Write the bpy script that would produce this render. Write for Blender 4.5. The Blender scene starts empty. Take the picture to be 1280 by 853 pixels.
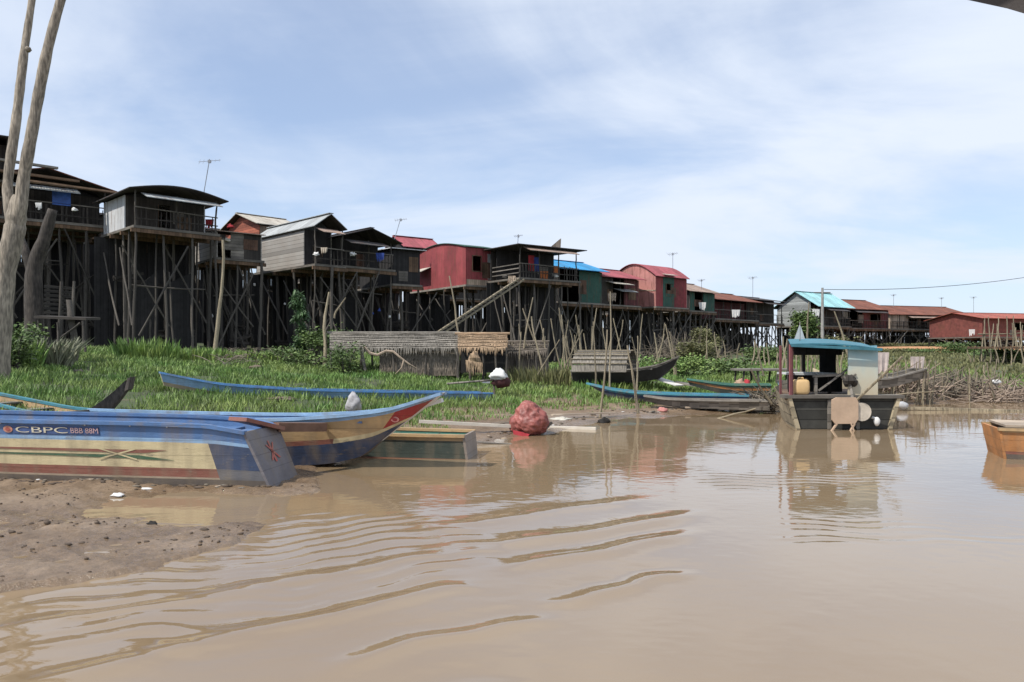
import bpy, math, random
import numpy as np
from mathutils import Vector, noise as mnoise
R = math.radians
random.seed(7); RNG = np.random.default_rng(7)
sc = bpy.context.scene
col = sc.collection
# ------------------------------------------------------------------ camera
EYE = 1.7; F = 950.0; HZ = 440.0
cam_d = bpy.data.cameras.new("camera"); cam = bpy.data.objects.new("camera", cam_d); col.objects.link(cam)
cam.location = (0, 0, EYE); cam.rotation_euler = (R(90), 0, 0)
cam_d.sensor_width = 36; cam_d.lens = 36 * F / 1280; cam_d.shift_y = (HZ - 426.5) / 1280
cam_d.clip_start = 0.05; cam_d.clip_end = 6000
sc.camera = cam
# ------------------------------------------------------------------ sky, sun, exposure
SUN = Vector((-0.74, -0.52, 1.15)).normalized()
SUN_EL = math.asin(SUN.z); SUN_ROT = math.atan2(SUN.x, SUN.y)
world = bpy.data.worlds.new("World"); sc.world = world; world.use_nodes = True
nt = world.node_tree; nt.nodes.clear()
def N(nt, typ, **kw):
    n = nt.nodes.new(typ)
    for k, v in kw.items(): setattr(n, k, v)
    return n
L = lambda nt, a, b: nt.links.new(a, b)
out = N(nt, 'ShaderNodeOutputWorld'); bg = N(nt, 'ShaderNodeBackground'); bg.inputs[1].default_value = 0.1
sky = N(nt, 'ShaderNodeTexSky', sky_type='NISHITA'); sky.sun_disc = False
sky.sun_elevation = SUN_EL; sky.sun_rotation = SUN_ROT; sky.air_density = 1.0; sky.dust_density = 0.8; sky.ozone_density = 2.5
tc = N(nt, 'ShaderNodeTexCoord'); sep = N(nt, 'ShaderNodeSeparateXYZ'); L(nt, tc.outputs['Generated'], sep.inputs[0])
zc = N(nt, 'ShaderNodeMath', operation='MAXIMUM'); L(nt, sep.outputs[2], zc.inputs[0]); zc.inputs[1].default_value = 0.0
za = N(nt, 'ShaderNodeMath', operation='ADD'); L(nt, zc.outputs[0], za.inputs[0]); za.inputs[1].default_value = 0.16
dx = N(nt, 'ShaderNodeMath', operation='DIVIDE'); L(nt, sep.outputs[0], dx.inputs[0]); L(nt, za.outputs[0], dx.inputs[1])
dy = N(nt, 'ShaderNodeMath', operation='DIVIDE'); L(nt, sep.outputs[1], dy.inputs[0]); L(nt, za.outputs[0], dy.inputs[1])
cmb = N(nt, 'ShaderNodeCombineXYZ'); L(nt, dx.outputs[0], cmb.inputs[0]); L(nt, dy.outputs[0], cmb.inputs[1])
mp = N(nt, 'ShaderNodeMapping'); mp.inputs['Rotation'].default_value = (0, 0, R(50)); mp.inputs['Scale'].default_value = (0.8, 1.0, 1); mp.inputs['Location'].default_value = (-3.3, 6.2, 0)
L(nt, cmb.outputs[0], mp.inputs[0])
n1 = N(nt, 'ShaderNodeTexNoise'); n1.inputs['Scale'].default_value = 0.75; n1.inputs['Detail'].default_value = 7; n1.inputs['Roughness'].default_value = 0.55; n1.inputs['Distortion'].default_value = 0.5
L(nt, mp.outputs[0], n1.inputs['Vector'])
mp2 = N(nt, 'ShaderNodeMapping'); mp2.inputs['Rotation'].default_value = (0, 0, R(62)); mp2.inputs['Scale'].default_value = (0.8, 1.5, 1)
L(nt, cmb.outputs[0], mp2.inputs[0])
n2 = N(nt, 'ShaderNodeTexNoise'); n2.inputs['Scale'].default_value = 1.0; n2.inputs['Detail'].default_value = 8; n2.inputs['Roughness'].default_value = 0.6; n2.inputs['Distortion'].default_value = 0.8
L(nt, mp2.outputs[0], n2.inputs['Vector'])
mx = N(nt, 'ShaderNodeMath', operation='MULTIPLY_ADD'); L(nt, n2.outputs[0], mx.inputs[0]); mx.inputs[1].default_value = 0.35; L(nt, n1.outputs[0], mx.inputs[2])
cr = N(nt, 'ShaderNodeMapRange'); cr.inputs['From Min'].default_value = 0.47; cr.inputs['From Max'].default_value = 0.80
cr.inputs['To Min'].default_value = 0.38; cr.inputs['To Max'].default_value = 0.95; cr.interpolation_type = 'SMOOTHSTEP'; L(nt, mx.outputs[0], cr.inputs['Value'])
# more veil low over the horizon
hv = N(nt, 'ShaderNodeMapRange'); hv.inputs['From Min'].default_value = 0.0; hv.inputs['From Max'].default_value = 0.40
hv.inputs['To Min'].default_value = 0.80; hv.inputs['To Max'].default_value = 0.0; L(nt, zc.outputs[0], hv.inputs['Value'])
gx = N(nt, 'ShaderNodeMath', operation='MULTIPLY_ADD'); L(nt, sep.outputs[0], gx.inputs[0]); gx.inputs[1].default_value = .16; L(nt, cr.outputs[0], gx.inputs[2]); gx.use_clamp = True
mxx = N(nt, 'ShaderNodeMath', operation='MAXIMUM'); L(nt, gx.outputs[0], mxx.inputs[0]); L(nt, hv.outputs[0], mxx.inputs[1])
mix = N(nt, 'ShaderNodeMix', data_type='RGBA'); L(nt, mxx.outputs[0], mix.inputs['Factor'])
gam = N(nt, 'ShaderNodeMix', data_type='RGBA', blend_type='MULTIPLY'); gam.inputs['Factor'].default_value = 1.0
L(nt, sky.outputs[0], gam.inputs['A']); gam.inputs['B'].default_value = (.90, 1.06, 1.22, 1)
L(nt, gam.outputs['Result'], mix.inputs['A']); mix.inputs['B'].default_value = (6.15, 6.75, 7.75, 1)
L(nt, mix.outputs['Result'], bg.inputs[0]); L(nt, bg.outputs[0], out.inputs[0])
sd = bpy.data.lights.new("sun", 'SUN'); sd.energy = 3.4; sd.angle = R(1.2); sd.color = (1, 0.95, 0.87)
so = bpy.data.objects.new("sun", sd); col.objects.link(so); so.rotation_euler = SUN.to_track_quat('Z', 'Y').to_euler(); so.location = (-30, -20, 50)
vs = sc.view_settings; vs.view_transform = 'Standard'; vs.look = 'None'; vs.exposure = 0.42; vs.gamma = 1; vs.use_curve_mapping = False
sc.cycles.max_bounces = 6; sc.cycles.diffuse_bounces = 3; sc.cycles.glossy_bounces = 3

# ------------------------------------------------------------------ terrain function
SH = np.array([(-200, -90), (-30, -5), (-7, 3.9), (-4.2, 5.0), (-3.0, 5.8), (-2.45, 6.7), (-2.35, 9.2), (-2.9, 11.2), (-2.2, 12.6), (-0.6, 14.0), (0.65, 15.4), (2.4, 19), (7.2, 21.5), (12.2, 23.75), (18, 27), (30, 30), (60, 36), (150, 60), (600, 200)])
def shore_dist(x, y):
    x = np.asarray(x, float); y = np.asarray(y, float)
    d = np.full(x.shape, 1e9)
    for (ax, ay), (bx, by) in zip(SH[:-1], SH[1:]):
        vx, vy = bx - ax, by - ay; t = np.clip(((x - ax) * vx + (y - ay) * vy) / (vx * vx + vy * vy), 0, 1)
        d = np.minimum(d, np.hypot(x - ax - t * vx, y - ay - t * vy))
    poly = np.vstack([SH, [(600, 5000), (-5000, 5000), (-5000, -90)]])
    ins = np.zeros(x.shape, bool)
    for i in range(len(poly)):
        ax, ay = poly[i]; bx, by = poly[(i + 1) % len(poly)]
        if ay == by: continue
        c = ((ay > y) != (by > y)) & (x < (bx - ax) * (y - ay) / (by - ay) + ax); ins ^= c
    return np.where(ins, d, -d)
def sstep(a, b, v):
    t = np.clip((v - a) / (b - a), 0, 1); return t * t * (3 - 2 * t)
_ph = RNG.uniform(0, 6.28, (40, 2)); _ang = RNG.uniform(0, 6.28, 40)
def fbm(x, y, s, o=12, seed=0):
    r = np.zeros(np.shape(x)); a = 1.0; tot = 0
    for i in range(o):
        k = (i * 7 + seed * 3) % 40; f = 2 * math.pi / s * 1.33 ** i
        r = r + a * np.sin(f * (x * math.cos(_ang[k]) + y * math.sin(_ang[k])) + _ph[k, 0] + 1.7 * np.sin(f * .6 * (x * math.sin(_ang[k]) - y * math.cos(_ang[k])) + _ph[k, 1])); tot += a; a *= .82
    return r / tot * 1.8
FEET = [(-5.6 + .36 * k + .1 * math.sin(k * 2), 7.6 - .13 * k + (.11 if k % 2 else -.11)) for k in range(8)] + [(-6.2 + .33 * k, 8.7 + .06 * k + (.1 if k % 2 else -.1)) for k in range(9)]
def terrain(x, y):
    x = np.asarray(x, float); y = np.asarray(y, float)
    d = shore_dist(x, y)
    prof = np.interp(d, [-25, -6, -2, 0, 1.2, 2.5, 4, 8, 15, 25, 40, 70, 300], [-2.5, -1.0, -.3, 0, .09, .14, .26, .52, .85, 1.2, 1.5, 1.9, 2.3])
    f = np.interp(x, [-25, -8, 0, 10, 20, 40], [1.55, 1.3, .78, .78, .95, 1.0])
    h = np.where(prof > 0, prof * f, prof)
    flat = np.where(d > 0, .030 + .010 * np.minimum(d, 8), prof) 
    w = sstep(10.2, 13.5, y)
    h = h * w + flat * (1 - w)
    mud = (d > -0.6) & (d < 60)
    amp = np.where(y < 11.5, .040, .05 + .05 * sstep(20, 40, y))
    h = h + np.where(mud, amp * fbm(x, y, 2.3, 10) * sstep(-.8, .8, d), 0)
    h = h + np.where((y < 11.5) & mud, .013 * fbm(x, y, .42, 8, 3) + .004 * fbm(x, y, .13, 6, 7) * sstep(-.4, .5, d), 0)
    h = h - np.where(mud, .12 * np.exp(-((x + 3.35) / 1.4) ** 2 - ((y - 8.25) / .85) ** 2) + .05 * np.exp(-((x + 5.2) / .5) ** 2 - ((y - 7.0) / .35) ** 2), 0)
    for (fx, fy) in FEET: h = h - np.where(mud, .028 * np.exp(-((x - fx) / .10) ** 2 - ((y - fy) / .055) ** 2) - .012 * np.exp(-((x - fx) / .15) ** 2 - ((y - fy - .07) / .04) ** 2), 0)
    # raised earth road beyond the fishing gear
    yr = 84 - (x - 45) * .10
    e = np.where(y < yr, np.clip((y - (yr - 10)) / 8, 0, 1), np.clip(1 - (y - yr - 4) / 40, .72, 1))
    e = np.where(np.abs(y - yr) < 2.2, 1.0, e)
    h = np.maximum(h, -3 + 5.25 * np.where(e * sstep(26, 42, x) * sstep(20, 60, y) > 0, .5714 + .4286 * e * sstep(26, 42, x) * sstep(20, 60, y), 0))
    return h
def G(x, y): return float(terrain(np.array([x]), np.array([y]))[0])
def at(px, py, Y): return Vector(((px - 640) / F * Y, Y, EYE + (HZ - py) / F * Y))
def hit(px, py, y0=8.0, y1=60.0):
    # depth at which the sight line through a picture point meets the bank
    Y = np.arange(y0, y1, .1); X = (px - 640) / F * Y; dz = EYE + (HZ - py) / F * Y - terrain(X, Y); k = np.argmax(dz < 0)
    return float(Y[k]) if dz[k] < 0 else y1
def gnd(px, Y, dz=0.0):
    X = (px - 640) / F * Y; return Vector((X, Y, G(X, Y) + dz))

# ------------------------------------------------------------------ materials
MATS = {}
def M(name, c, rough=.85, var=.35, scale=3.0, bump=.25, kind='plain', metal=0.0, rand=0.0, c2=None, horiz=False, pitch=.16, coat=0.0):
    if name in MATS: return MATS[name]
    m = bpy.data.materials.new(name); m.use_nodes = True; t = m.node_tree; b = t.nodes['Principled BSDF']
    b.inputs['Roughness'].default_value = rough; b.inputs['Metallic'].default_value = metal
    if coat: b.inputs['Coat Weight'].default_value = coat; b.inputs['Coat Roughness'].default_value = .25
    tc = N(t, 'ShaderNodeTexCoord')
    nz = N(t, 'ShaderNodeTexNoise'); nz.inputs['Scale'].default_value = scale; nz.inputs['Detail'].default_value = 6; nz.inputs['Roughness'].default_value = .65
    L(t, tc.outputs['Object'], nz.inputs['Vector'])
    mr = N(t, 'ShaderNodeMapRange'); mr.inputs['From Min'].default_value = .3; mr.inputs['From Max'].default_value = .7; L(t, nz.outputs[0], mr.inputs['Value'])
    mixc = N(t, 'ShaderNodeMix', data_type='RGBA'); L(t, mr.outputs[0], mixc.inputs['Factor'])
    c2_ = c2 if c2 else tuple(min(1, v * (1 + var)) for v in c); c1_ = c if c2 else tuple(v * (1 - var) for v in c)
    mixc.inputs['A'].default_value = (*c1_, 1); mixc.inputs['B'].default_value = (*c2_, 1)
    colr = mixc.outputs['Result']; height = nz.outputs[0]; bd = .02
    def mul(colr, fac, lo, hi):
        q = N(t, 'ShaderNodeMapRange'); L(t, fac, q.inputs['Value']); q.inputs['To Min'].default_value = lo; q.inputs['To Max'].default_value = hi
        w = N(t, 'ShaderNodeMix', data_type='RGBA', blend_type='MULTIPLY'); w.inputs['Factor'].default_value = 1
        L(t, colr, w.inputs['A']); L(t, q.outputs[0], w.inputs['B']); return w.outputs['Result']
    if kind in ('plank', 'corr'):
        sp = N(t, 'ShaderNodeSeparateXYZ'); L(t, tc.outputs['UV'], sp.inputs[0])
        ax = sp.outputs[1 if horiz else 0]
        dv = N(t, 'ShaderNodeMath', operation='DIVIDE'); L(t, ax, dv.inputs[0]); dv.inputs[1].default_value = pitch
        if kind == 'plank':
            fl = N(t, 'ShaderNodeMath', operation='FLOOR'); L(t, dv.outputs[0], fl.inputs[0])
            wn = N(t, 'ShaderNodeTexWhiteNoise', noise_dimensions='1D'); L(t, fl.outputs[0], wn.inputs['W'])
            colr = mul(colr, wn.outputs[0], .6, 1.3)
            fr = N(t, 'ShaderNodeMath', operation='FRACT'); L(t, dv.outputs[0], fr.inputs[0])
            gp = N(t, 'ShaderNodeMath', operation='GREATER_THAN'); L(t, fr.outputs[0], gp.inputs[0]); gp.inputs[1].default_value = .09
            colr = mul(colr, gp.outputs[0], .35, 1)
            ad = N(t, 'ShaderNodeMath', operation='ADD'); L(t, gp.outputs[0], ad.inputs[0]); L(t, nz.outputs[0], ad.inputs[1]); height = ad.outputs[0]
        else:
            sn = N(t, 'ShaderNodeMath', operation='SINE'); mm = N(t, 'ShaderNodeMath', operation='MULTIPLY'); L(t, dv.outputs[0], mm.inputs[0]); mm.inputs[1].default_value = 6.283
            L(t, mm.outputs[0], sn.inputs[0]); height = sn.outputs[0]; bd = .03
            # sheets: slightly different age per 0.8 m sheet
            d8 = N(t, 'ShaderNodeMath', operation='DIVIDE'); L(t, ax, d8.inputs[0]); d8.inputs[1].default_value = .82
            f8 = N(t, 'ShaderNodeMath', operation='FLOOR'); L(t, d8.outputs[0], f8.inputs[0])
            w8 = N(t, 'ShaderNodeTexWhiteNoise', noise_dimensions='1D'); L(t, f8.outputs[0], w8.inputs['W'])
            colr = mul(colr, w8.outputs[0], .82, 1.12)
            mpn = N(t, 'ShaderNodeMapping'); mpn.inputs['Scale'].default_value = (3.5, .5, 1); L(t, tc.outputs['UV'], mpn.inputs[0])
            rn = N(t, 'ShaderNodeTexNoise'); rn.inputs['Scale'].default_value = 1.6; rn.inputs['Detail'].default_value = 7; L(t, mpn.outputs[0], rn.inputs['Vector'])
            rr = N(t, 'ShaderNodeMapRange'); rr.inputs['From Min'].default_value = .52; rr.inputs['From Max'].default_value = .75; rr.inputs['To Max'].default_value = .75; L(t, rn.outputs[0], rr.inputs['Value'])
            rm = N(t, 'ShaderNodeMix', data_type='RGBA'); L(t, rr.outputs[0], rm.inputs['Factor']); L(t, colr, rm.inputs['A']); rm.inputs['B'].default_value = (.13, .055, .03, 1) if not c2 else (*c2, 1); colr = rm.outputs['Result']
    if kind == 'thatch':
        mpn = N(t, 'ShaderNodeMapping'); mpn.inputs['Scale'].default_value = (14, 1.6, 1); L(t, tc.outputs['UV'], mpn.inputs[0])
        tn = N(t, 'ShaderNodeTexNoise'); tn.inputs['Scale'].default_value = 2.5; tn.inputs['Detail'].default_value = 6; L(t, mpn.outputs[0], tn.inputs['Vector'])
        q = N(t, 'ShaderNodeMapRange'); q.inputs['From Min'].default_value = .35; q.inputs['From Max'].default_value = .65; L(t, tn.outputs[0], q.inputs['Value'])
        colr = mul(colr, q.outputs[0], .4, 1.3); height = tn.outputs[0]; bd = .05
    if kind == 'bark':
        mpn = N(t, 'ShaderNodeMapping'); mpn.inputs['Scale'].default_value = (1, 1, .18); L(t, tc.outputs['Object'], mpn.inputs[0])
        tn = N(t, 'ShaderNodeTexNoise'); tn.inputs['Scale'].default_value = 22; tn.inputs['Detail'].default_value = 6; L(t, mpn.outputs[0], tn.inputs['Vector'])
        q = N(t, 'ShaderNodeMapRange'); q.inputs['From Min'].default_value = .35; q.inputs['From Max'].default_value = .65; L(t, tn.outputs[0], q.inputs['Value'])
        colr = mul(colr, q.outputs[0], .5, 1.25); height = tn.outputs[0]; bd = .045
    if kind == 'paint':
        hz = N(t, 'ShaderNodeTexNoise'); hz.inputs['Scale'].default_value = 11; hz.inputs['Detail'].default_value = 9; hz.inputs['Roughness'].default_value = .75
        mpn = N(t, 'ShaderNodeMapping'); mpn.inputs['Scale'].default_value = (.35, 1, 1.2); L(t, tc.outputs['Object'], mpn.inputs[0]); L(t, mpn.outputs[0], hz.inputs['Vector'])
        q = N(t, 'ShaderNodeMapRange'); q.inputs['From Min'].default_value = .60; q.inputs['From Max'].default_value = .66; q.inputs['To Max'].default_value = .75; L(t, hz.outputs[0], q.inputs['Value'])
        w = N(t, 'ShaderNodeMix', data_type='RGBA'); L(t, q.outputs[0], w.inputs['Factor']); L(t, colr, w.inputs['A']); w.inputs['B'].default_value = (.20, .165, .12, 1); colr = w.outputs['Result']
        # dried mud and rain streaks
        mp3 = N(t, 'ShaderNodeMapping'); mp3.inputs['Scale'].default_value = (3.2, 3.2, .5); L(t, tc.outputs['Object'], mp3.inputs[0]); st_ = N(t, 'ShaderNodeTexNoise'); st_.inputs['Scale'].default_value = 1.5; st_.inputs['Detail'].default_value = 7; L(t, mp3.outputs[0], st_.inputs['Vector'])
        q = N(t, 'ShaderNodeMapRange'); q.inputs['From Min'].default_value = .48; q.inputs['From Max'].default_value = .72; q.inputs['To Max'].default_value = .55; L(t, st_.outputs[0], q.inputs['Value'])
        w = N(t, 'ShaderNodeMix', data_type='RGBA'); L(t, q.outputs[0], w.inputs['Factor']); L(t, colr, w.inputs['A']); w.inputs['B'].default_value = (.21, .165, .11, 1); colr = w.outputs['Result']
        sp = N(t, 'ShaderNodeSeparateXYZ'); L(t, tc.outputs['Object'], sp.inputs[0]); dv = N(t, 'ShaderNodeMath', operation='MULTIPLY'); L(t, sp.outputs[2], dv.inputs[0]); dv.inputs[1].default_value = 5.3
        fr = N(t, 'ShaderNodeMath', operation='FRACT'); L(t, dv.outputs[0], fr.inputs[0]); gp = N(t, 'ShaderNodeMath', operation='GREATER_THAN'); L(t, fr.outputs[0], gp.inputs[0]); gp.inputs[1].default_value = .05; colr = mul(colr, gp.outputs[0], .72, 1)
        height = hz.outputs[0]
    if kind == 'leaf':
        at_ = N(t, 'ShaderNodeAttribute'); at_.attribute_name = 'tint'
        colr = mul(colr, at_.outputs['Fac'], .45, 1.6)
        b.inputs['Transmission Weight'].default_value = 0
        b.inputs['Subsurface Weight'].default_value = 0
    if rand:
        oi = N(t, 'ShaderNodeObjectInfo'); colr = mul(colr, oi.outputs['Random'], 1 - rand, 1 + rand)
    L(t, colr, b.inputs['Base Color'])
    if bump:
        bp = N(t, 'ShaderNodeBump'); bp.inputs['Strength'].default_value = min(1, bump * 2); bp.inputs['Distance'].default_value = bd; L(t, height, bp.inputs['Height']); L(t, bp.outputs[0], b.inputs['Normal'])
    MATS[name] = m; return m

m_post = M('weathered_post', (.095, .083, .070), kind='bark', rand=.35, scale=1.2)
m_dwood = M('dark_wood', (.045, .038, .032), kind='plank', scale=2)
m_dwoodh = M('dark_wood_h', (.05, .042, .035), kind='plank', scale=2, horiz=True)
m_gwood = M('grey_wood', (.19, .17, .145), kind='plank', scale=2, horiz=True)
m_bwood = M('brown_wood', (.14, .085, .05), kind='plank', scale=2)
m_timber = M('sawn_timber', (.24, .15, .09), kind='plank', scale=3, horiz=True, pitch=.3)
m_bamboo = M('bamboo', (.30, .25, .17), kind='bark', rand=.3, scale=2)
m_red = M('red_paint', (.30, .055, .06), kind='corr', var=.25, pitch=.12, scale=1)
m_pink = M('faded_red_paint', (.50, .215, .19), kind='corr', var=.2, pitch=.12, scale=1)
m_white = M('white_sheet', (.55, .56, .57), kind='corr', var=.1, pitch=.1)
m_greywall = M('grey_board', (.34, .325, .30), kind='plank', horiz=True, pitch=.22, var=.2, c2=(.28, .25, .22), scale=.9)
m_tan = M('tan_board', (.40, .31, .23), kind='plank', var=.2)
m_green = M('green_sheet', (.035, .10, .075), kind='corr', var=.2, pitch=.11)
m_bluesheet = M('blue_sheet', (.03, .28, .55), kind='corr', var=.1, pitch=.11)
m_cyan = M('cyan_sheet', (.33, .60, .62), kind='corr', var=.08, pitch=.12)
m_rust = M('rusted_roof', (.19, .065, .038), kind='corr', var=.35, pitch=.12, scale=.8)
m_redroof = M('red_roof', (.36, .085, .10), kind='corr', var=.2, pitch=.12)
m_pale = M('pale_roof', (.48, .44, .37), kind='corr', var=.15, pitch=.12)
m_greyroof = M('grey_roof', (.36, .38, .38), kind='corr', var=.15, pitch=.12)
m_darkroof = M('dark_roof', (.06, .055, .055), kind='corr', var=.35, pitch=.12)
m_tanroof = M('tan_roof', (.33, .24, .19), kind='corr', var=.2, pitch=.12)
m_dark = M('near_black_board', (.022, .02, .02), kind='plank')  # near-black boards; under the houses the tone stands in for deep shade
m_thatchg = M('grey_thatch', (.25, .225, .19), kind='thatch', var=.3, scale=1.5)
m_thatcht = M('tan_thatch', (.42, .29, .18), kind='thatch', var=.3, scale=1.5)
m_thatchd = M('old_thatch', (.20, .165, .13), kind='thatch', var=.3, scale=1.5)
m_metal = M('galvanised', (.3, .31, .33), rough=.45, metal=.6, bump=0)
m_rustp = M('rusty_panel', (.13, .07, .045), kind='corr', pitch=.1, var=.4)
m_black = M('black_tar', (.018, .018, .018), rough=.6)
m_clothr = M('red_cloth', (.35, .03, .04), rough=.9)
m_clothb = M('blue_cloth', (.03, .06, .25), rough=.9)
m_clothw = M('white_cloth', (.65, .64, .62), rough=.9, var=.15)
m_ora = M('orange_cloth', (.5, .16, .05), rough=.9)

# ------------------------------------------------------------------ object helpers
def tag(o, label=None, cat=None, group=None, kind=None):
    if label: o['label'] = label
    if cat: o['category'] = cat
    if group: o['group'] = group
    if kind: o['kind'] = kind
    return o
def thing(name, loc, label, cat, group=None):
    o = bpy.data.objects.new(name, None); o.empty_display_size = .2; o.location = loc; col.objects.link(o); return tag(o, label, cat, group)
class MB:
    def __init__(s): s.v = []; s.f = []; s.uv = []; s.mi = []; s.mats = []
    def mat(s, m):
        if m not in s.mats: s.mats.append(m)
        return s.mats.index(m)
    def face(s, pts, m, uv=None):
        i = len(s.v); s.v += [tuple(p) for p in pts]; s.f.append(tuple(range(i, i + len(pts)))); s.mi.append(s.mat(m))
        if uv is None:
            p0 = Vector(pts[0]); n = (Vector(pts[1]) - p0).cross(Vector(pts[2]) - p0)
            if n.length < 1e-9: n = Vector((0, 0, 1))
            n.normalize()
            if abs(n.z) > .95: a = Vector((1, 0, 0)); b = Vector((0, 1, 0))
            else:
                a = Vector((-n.y, n.x, 0)).normalized(); b = n.cross(a)
            uv = [(Vector(p).dot(a), Vector(p).dot(b)) for p in pts]
        s.uv += uv
    def quad(s, a, b, c, d, m, uv=None): s.face([a, b, c, d], m, uv)
    def hexa(s, P, m):  # P: 8 corners bottom 0-3 ccw, top 4-7
        for q in ((3, 2, 1, 0), (4, 5, 6, 7), (0, 1, 5, 4), (1, 2, 6, 5), (2, 3, 7, 6), (3, 0, 4, 7)): s.face([P[k] for k in q], m)
    def box(s, o, e, u, w, m):  # origin + three edge vectors
        o = Vector(o); e = Vector(e); u = Vector(u); w = Vector(w)
        s.hexa([o, o + e, o + e + u, o + u, o + w, o + e + w, o + e + u + w, o + u + w], m)
    def beam(s, a, b, w, h, m):
        a = Vector(a); b = Vector(b); d = (b - a)
        side = d.cross(Vector((0, 0, 1)));
        if side.length < 1e-6: side = Vector((1, 0, 0))
        side = side.normalized() * w; up = side.cross(d).normalized() * h
        o = a - side / 2 - up / 2
        s.box(o, side, d, up, m) if side.cross(d).dot(up) > 0 else s.box(o, d, side, up, m)
    def tube(s, pts, rad, m, n=7, cap=True):
        pts = [Vector(p) for p in pts]; base = len(s.v); k = s.mat(m); acc = 0
        for i, p in enumerate(pts):
            d = (pts[min(i + 1, len(pts) - 1)] - pts[max(i - 1, 0)]).normalized()
            a = d.cross(Vector((0, 1, 0.05))); 
            if a.length < .05: a = d.cross(Vector((1, 0, 0)))
            a.normalize(); b = d.cross(a)
            r = rad[i] if hasattr(rad, '__len__') else rad
            for j in range(n):
                t = 2 * math.pi * j / n; s.v.append(tuple(p + a * math.cos(t) * r + b * math.sin(t) * r))
        for i in range(len(pts) - 1):
            l = (pts[i + 1] - pts[i]).length
            for j in range(n):
                j2 = (j + 1) % n
                s.f.append((base + i * n + j, base + i * n + j2, base + (i + 1) * n + j2, base + (i + 1) * n + j)); s.mi.append(k)
                s.uv += [(j / n, acc), ((j + 1) / n, acc), ((j + 1) / n, acc + l), (j / n, acc + l)]
            acc += l
        if cap:
            for st in (0, (len(pts) - 1) * n):
                f = [base + st + j for j in range(n)]
                if st: pass
                else: f = f[::-1]
                s.f.append(tuple(f)); s.mi.append(k); s.uv += [(0, 0)] * n
    def ell(s, c, r, m, nu=10, nv=7, jit=0.0, flat=None):
        c = Vector(c); base = len(s.v); k = s.mat(m)
        for i in range(nv + 1):
            th = math.pi * i / nv
            for j in range(nu):
                ph = 2 * math.pi * j / nu; q = Vector((math.sin(th) * math.cos(ph), math.sin(th) * math.sin(ph), math.cos(th)))
                f = 1 + (jit * mnoise.noise(q * 2.3 + c) if jit else 0) + (jit * .5 * mnoise.noise(q * 6 + c) if jit else 0)
                z = q.z * r[2] * f
                if flat is not None: z = max(z, flat)
                s.v.append((c.x + q.x * r[0] * f, c.y + q.y * r[1] * f, c.z + z))
        for i in range(nv):
            for j in range(nu):
                j2 = (j + 1) % nu; s.f.append((base + i * nu + j, base + (i + 1) * nu + j, base + (i + 1) * nu + j2, base + i * nu + j2)); s.mi.append(k); s.uv += [(0, 0), (0, .1), (.1, .1), (.1, 0)]
    def build(s, name, parent=None, smooth=False, label=None, cat=None, group=None, kind=None):
        if parent is not None: o0 = Vector(parent.matrix_world.translation) if False else world_loc(parent)
        else:
            a = np.array(s.v); o0 = Vector(((a[:, 0].min() + a[:, 0].max()) / 2, (a[:, 1].min() + a[:, 1].max()) / 2, a[:, 2].min()))
        me = bpy.data.meshes.new(name); me.from_pydata([tuple(Vector(p) - o0) for p in s.v], [], s.f)
        for m in s.mats: me.materials.append(m)
        me.polygons.foreach_set('material_index', s.mi)
        ul = me.uv_layers.new(name='UVMap'); ul.data.foreach_set('uv', [c for t in s.uv for c in t])
        if smooth: me.polygons.foreach_set('use_smooth', [True] * len(s.f))
        me.update(); ob = bpy.data.objects.new(name, me); col.objects.link(ob)
        if parent is not None: ob.parent = parent
        else: ob.location = o0
        return tag(ob, label, cat, group, kind)
def world_loc(o):
    v = Vector((0, 0, 0))
    while o is not None: v += Vector(o.location); o = o.parent
    return v
# prototype crooked pole meshes, unit height and unit radius scale
def pole_mesh(k, mat, taper=.75, bend=.6, n=7, seg=7):
    rr = random.Random(k); b = MB(); pts = []; rad = []
    ox = oy = 0
    for i in range(seg + 1):
        t = i / seg; ox += rr.uniform(-bend, bend); oy += rr.uniform(-bend, bend); pts.append((ox * (1 if i else 0), oy * (1 if i else 0), t)); rad.append(1 - (1 - taper) * t + rr.uniform(-.07, .07))
    base = b.v
    for i, p in enumerate(pts):
        for j in range(n):
            a = 2 * math.pi * j / n; b.v.append((p[0] + rad[i] * math.cos(a), p[1] + rad[i] * math.sin(a), p[2]))
    b.mat(mat)
    for i in range(seg):
        for j in range(n):
            j2 = (j + 1) % n; b.f.append((i * n + j, i * n + j2, (i + 1) * n + j2, (i + 1) * n + j)); b.mi.append(0); b.uv += [(0, 0)] * 4
    b.f.append(tuple(seg * n + j for j in range(n))); b.mi.append(0); b.uv += [(0, 0)] * n
    me = bpy.data.meshes.new('stilt'); me.from_pydata(b.v, [], b.f); me.materials.append(mat); me.polygons.foreach_set('use_smooth', [True] * len(b.f)); me.update()
    return me
POLES = [pole_mesh(k, m_post) for k in range(10)]
BAMB = [pole_mesh(50 + k, m_bamboo, .5, .8) for k in range(6)]
def pole(name, a, b, r, parent=None, meshes=POLES, label=None, cat=None, group=None):
    a = Vector(a); b = Vector(b); o = bpy.data.objects.new(name, random.choice(meshes)); col.objects.link(o)
    if parent is not None: o.parent = parent; o.location = a - world_loc(parent)
    else: o.location = a
    d = b - a; o.rotation_euler = d.to_track_quat('Z', 'Y').to_euler(); o.scale = (r, r, d.length)
    return tag(o, label, cat, group)

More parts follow.
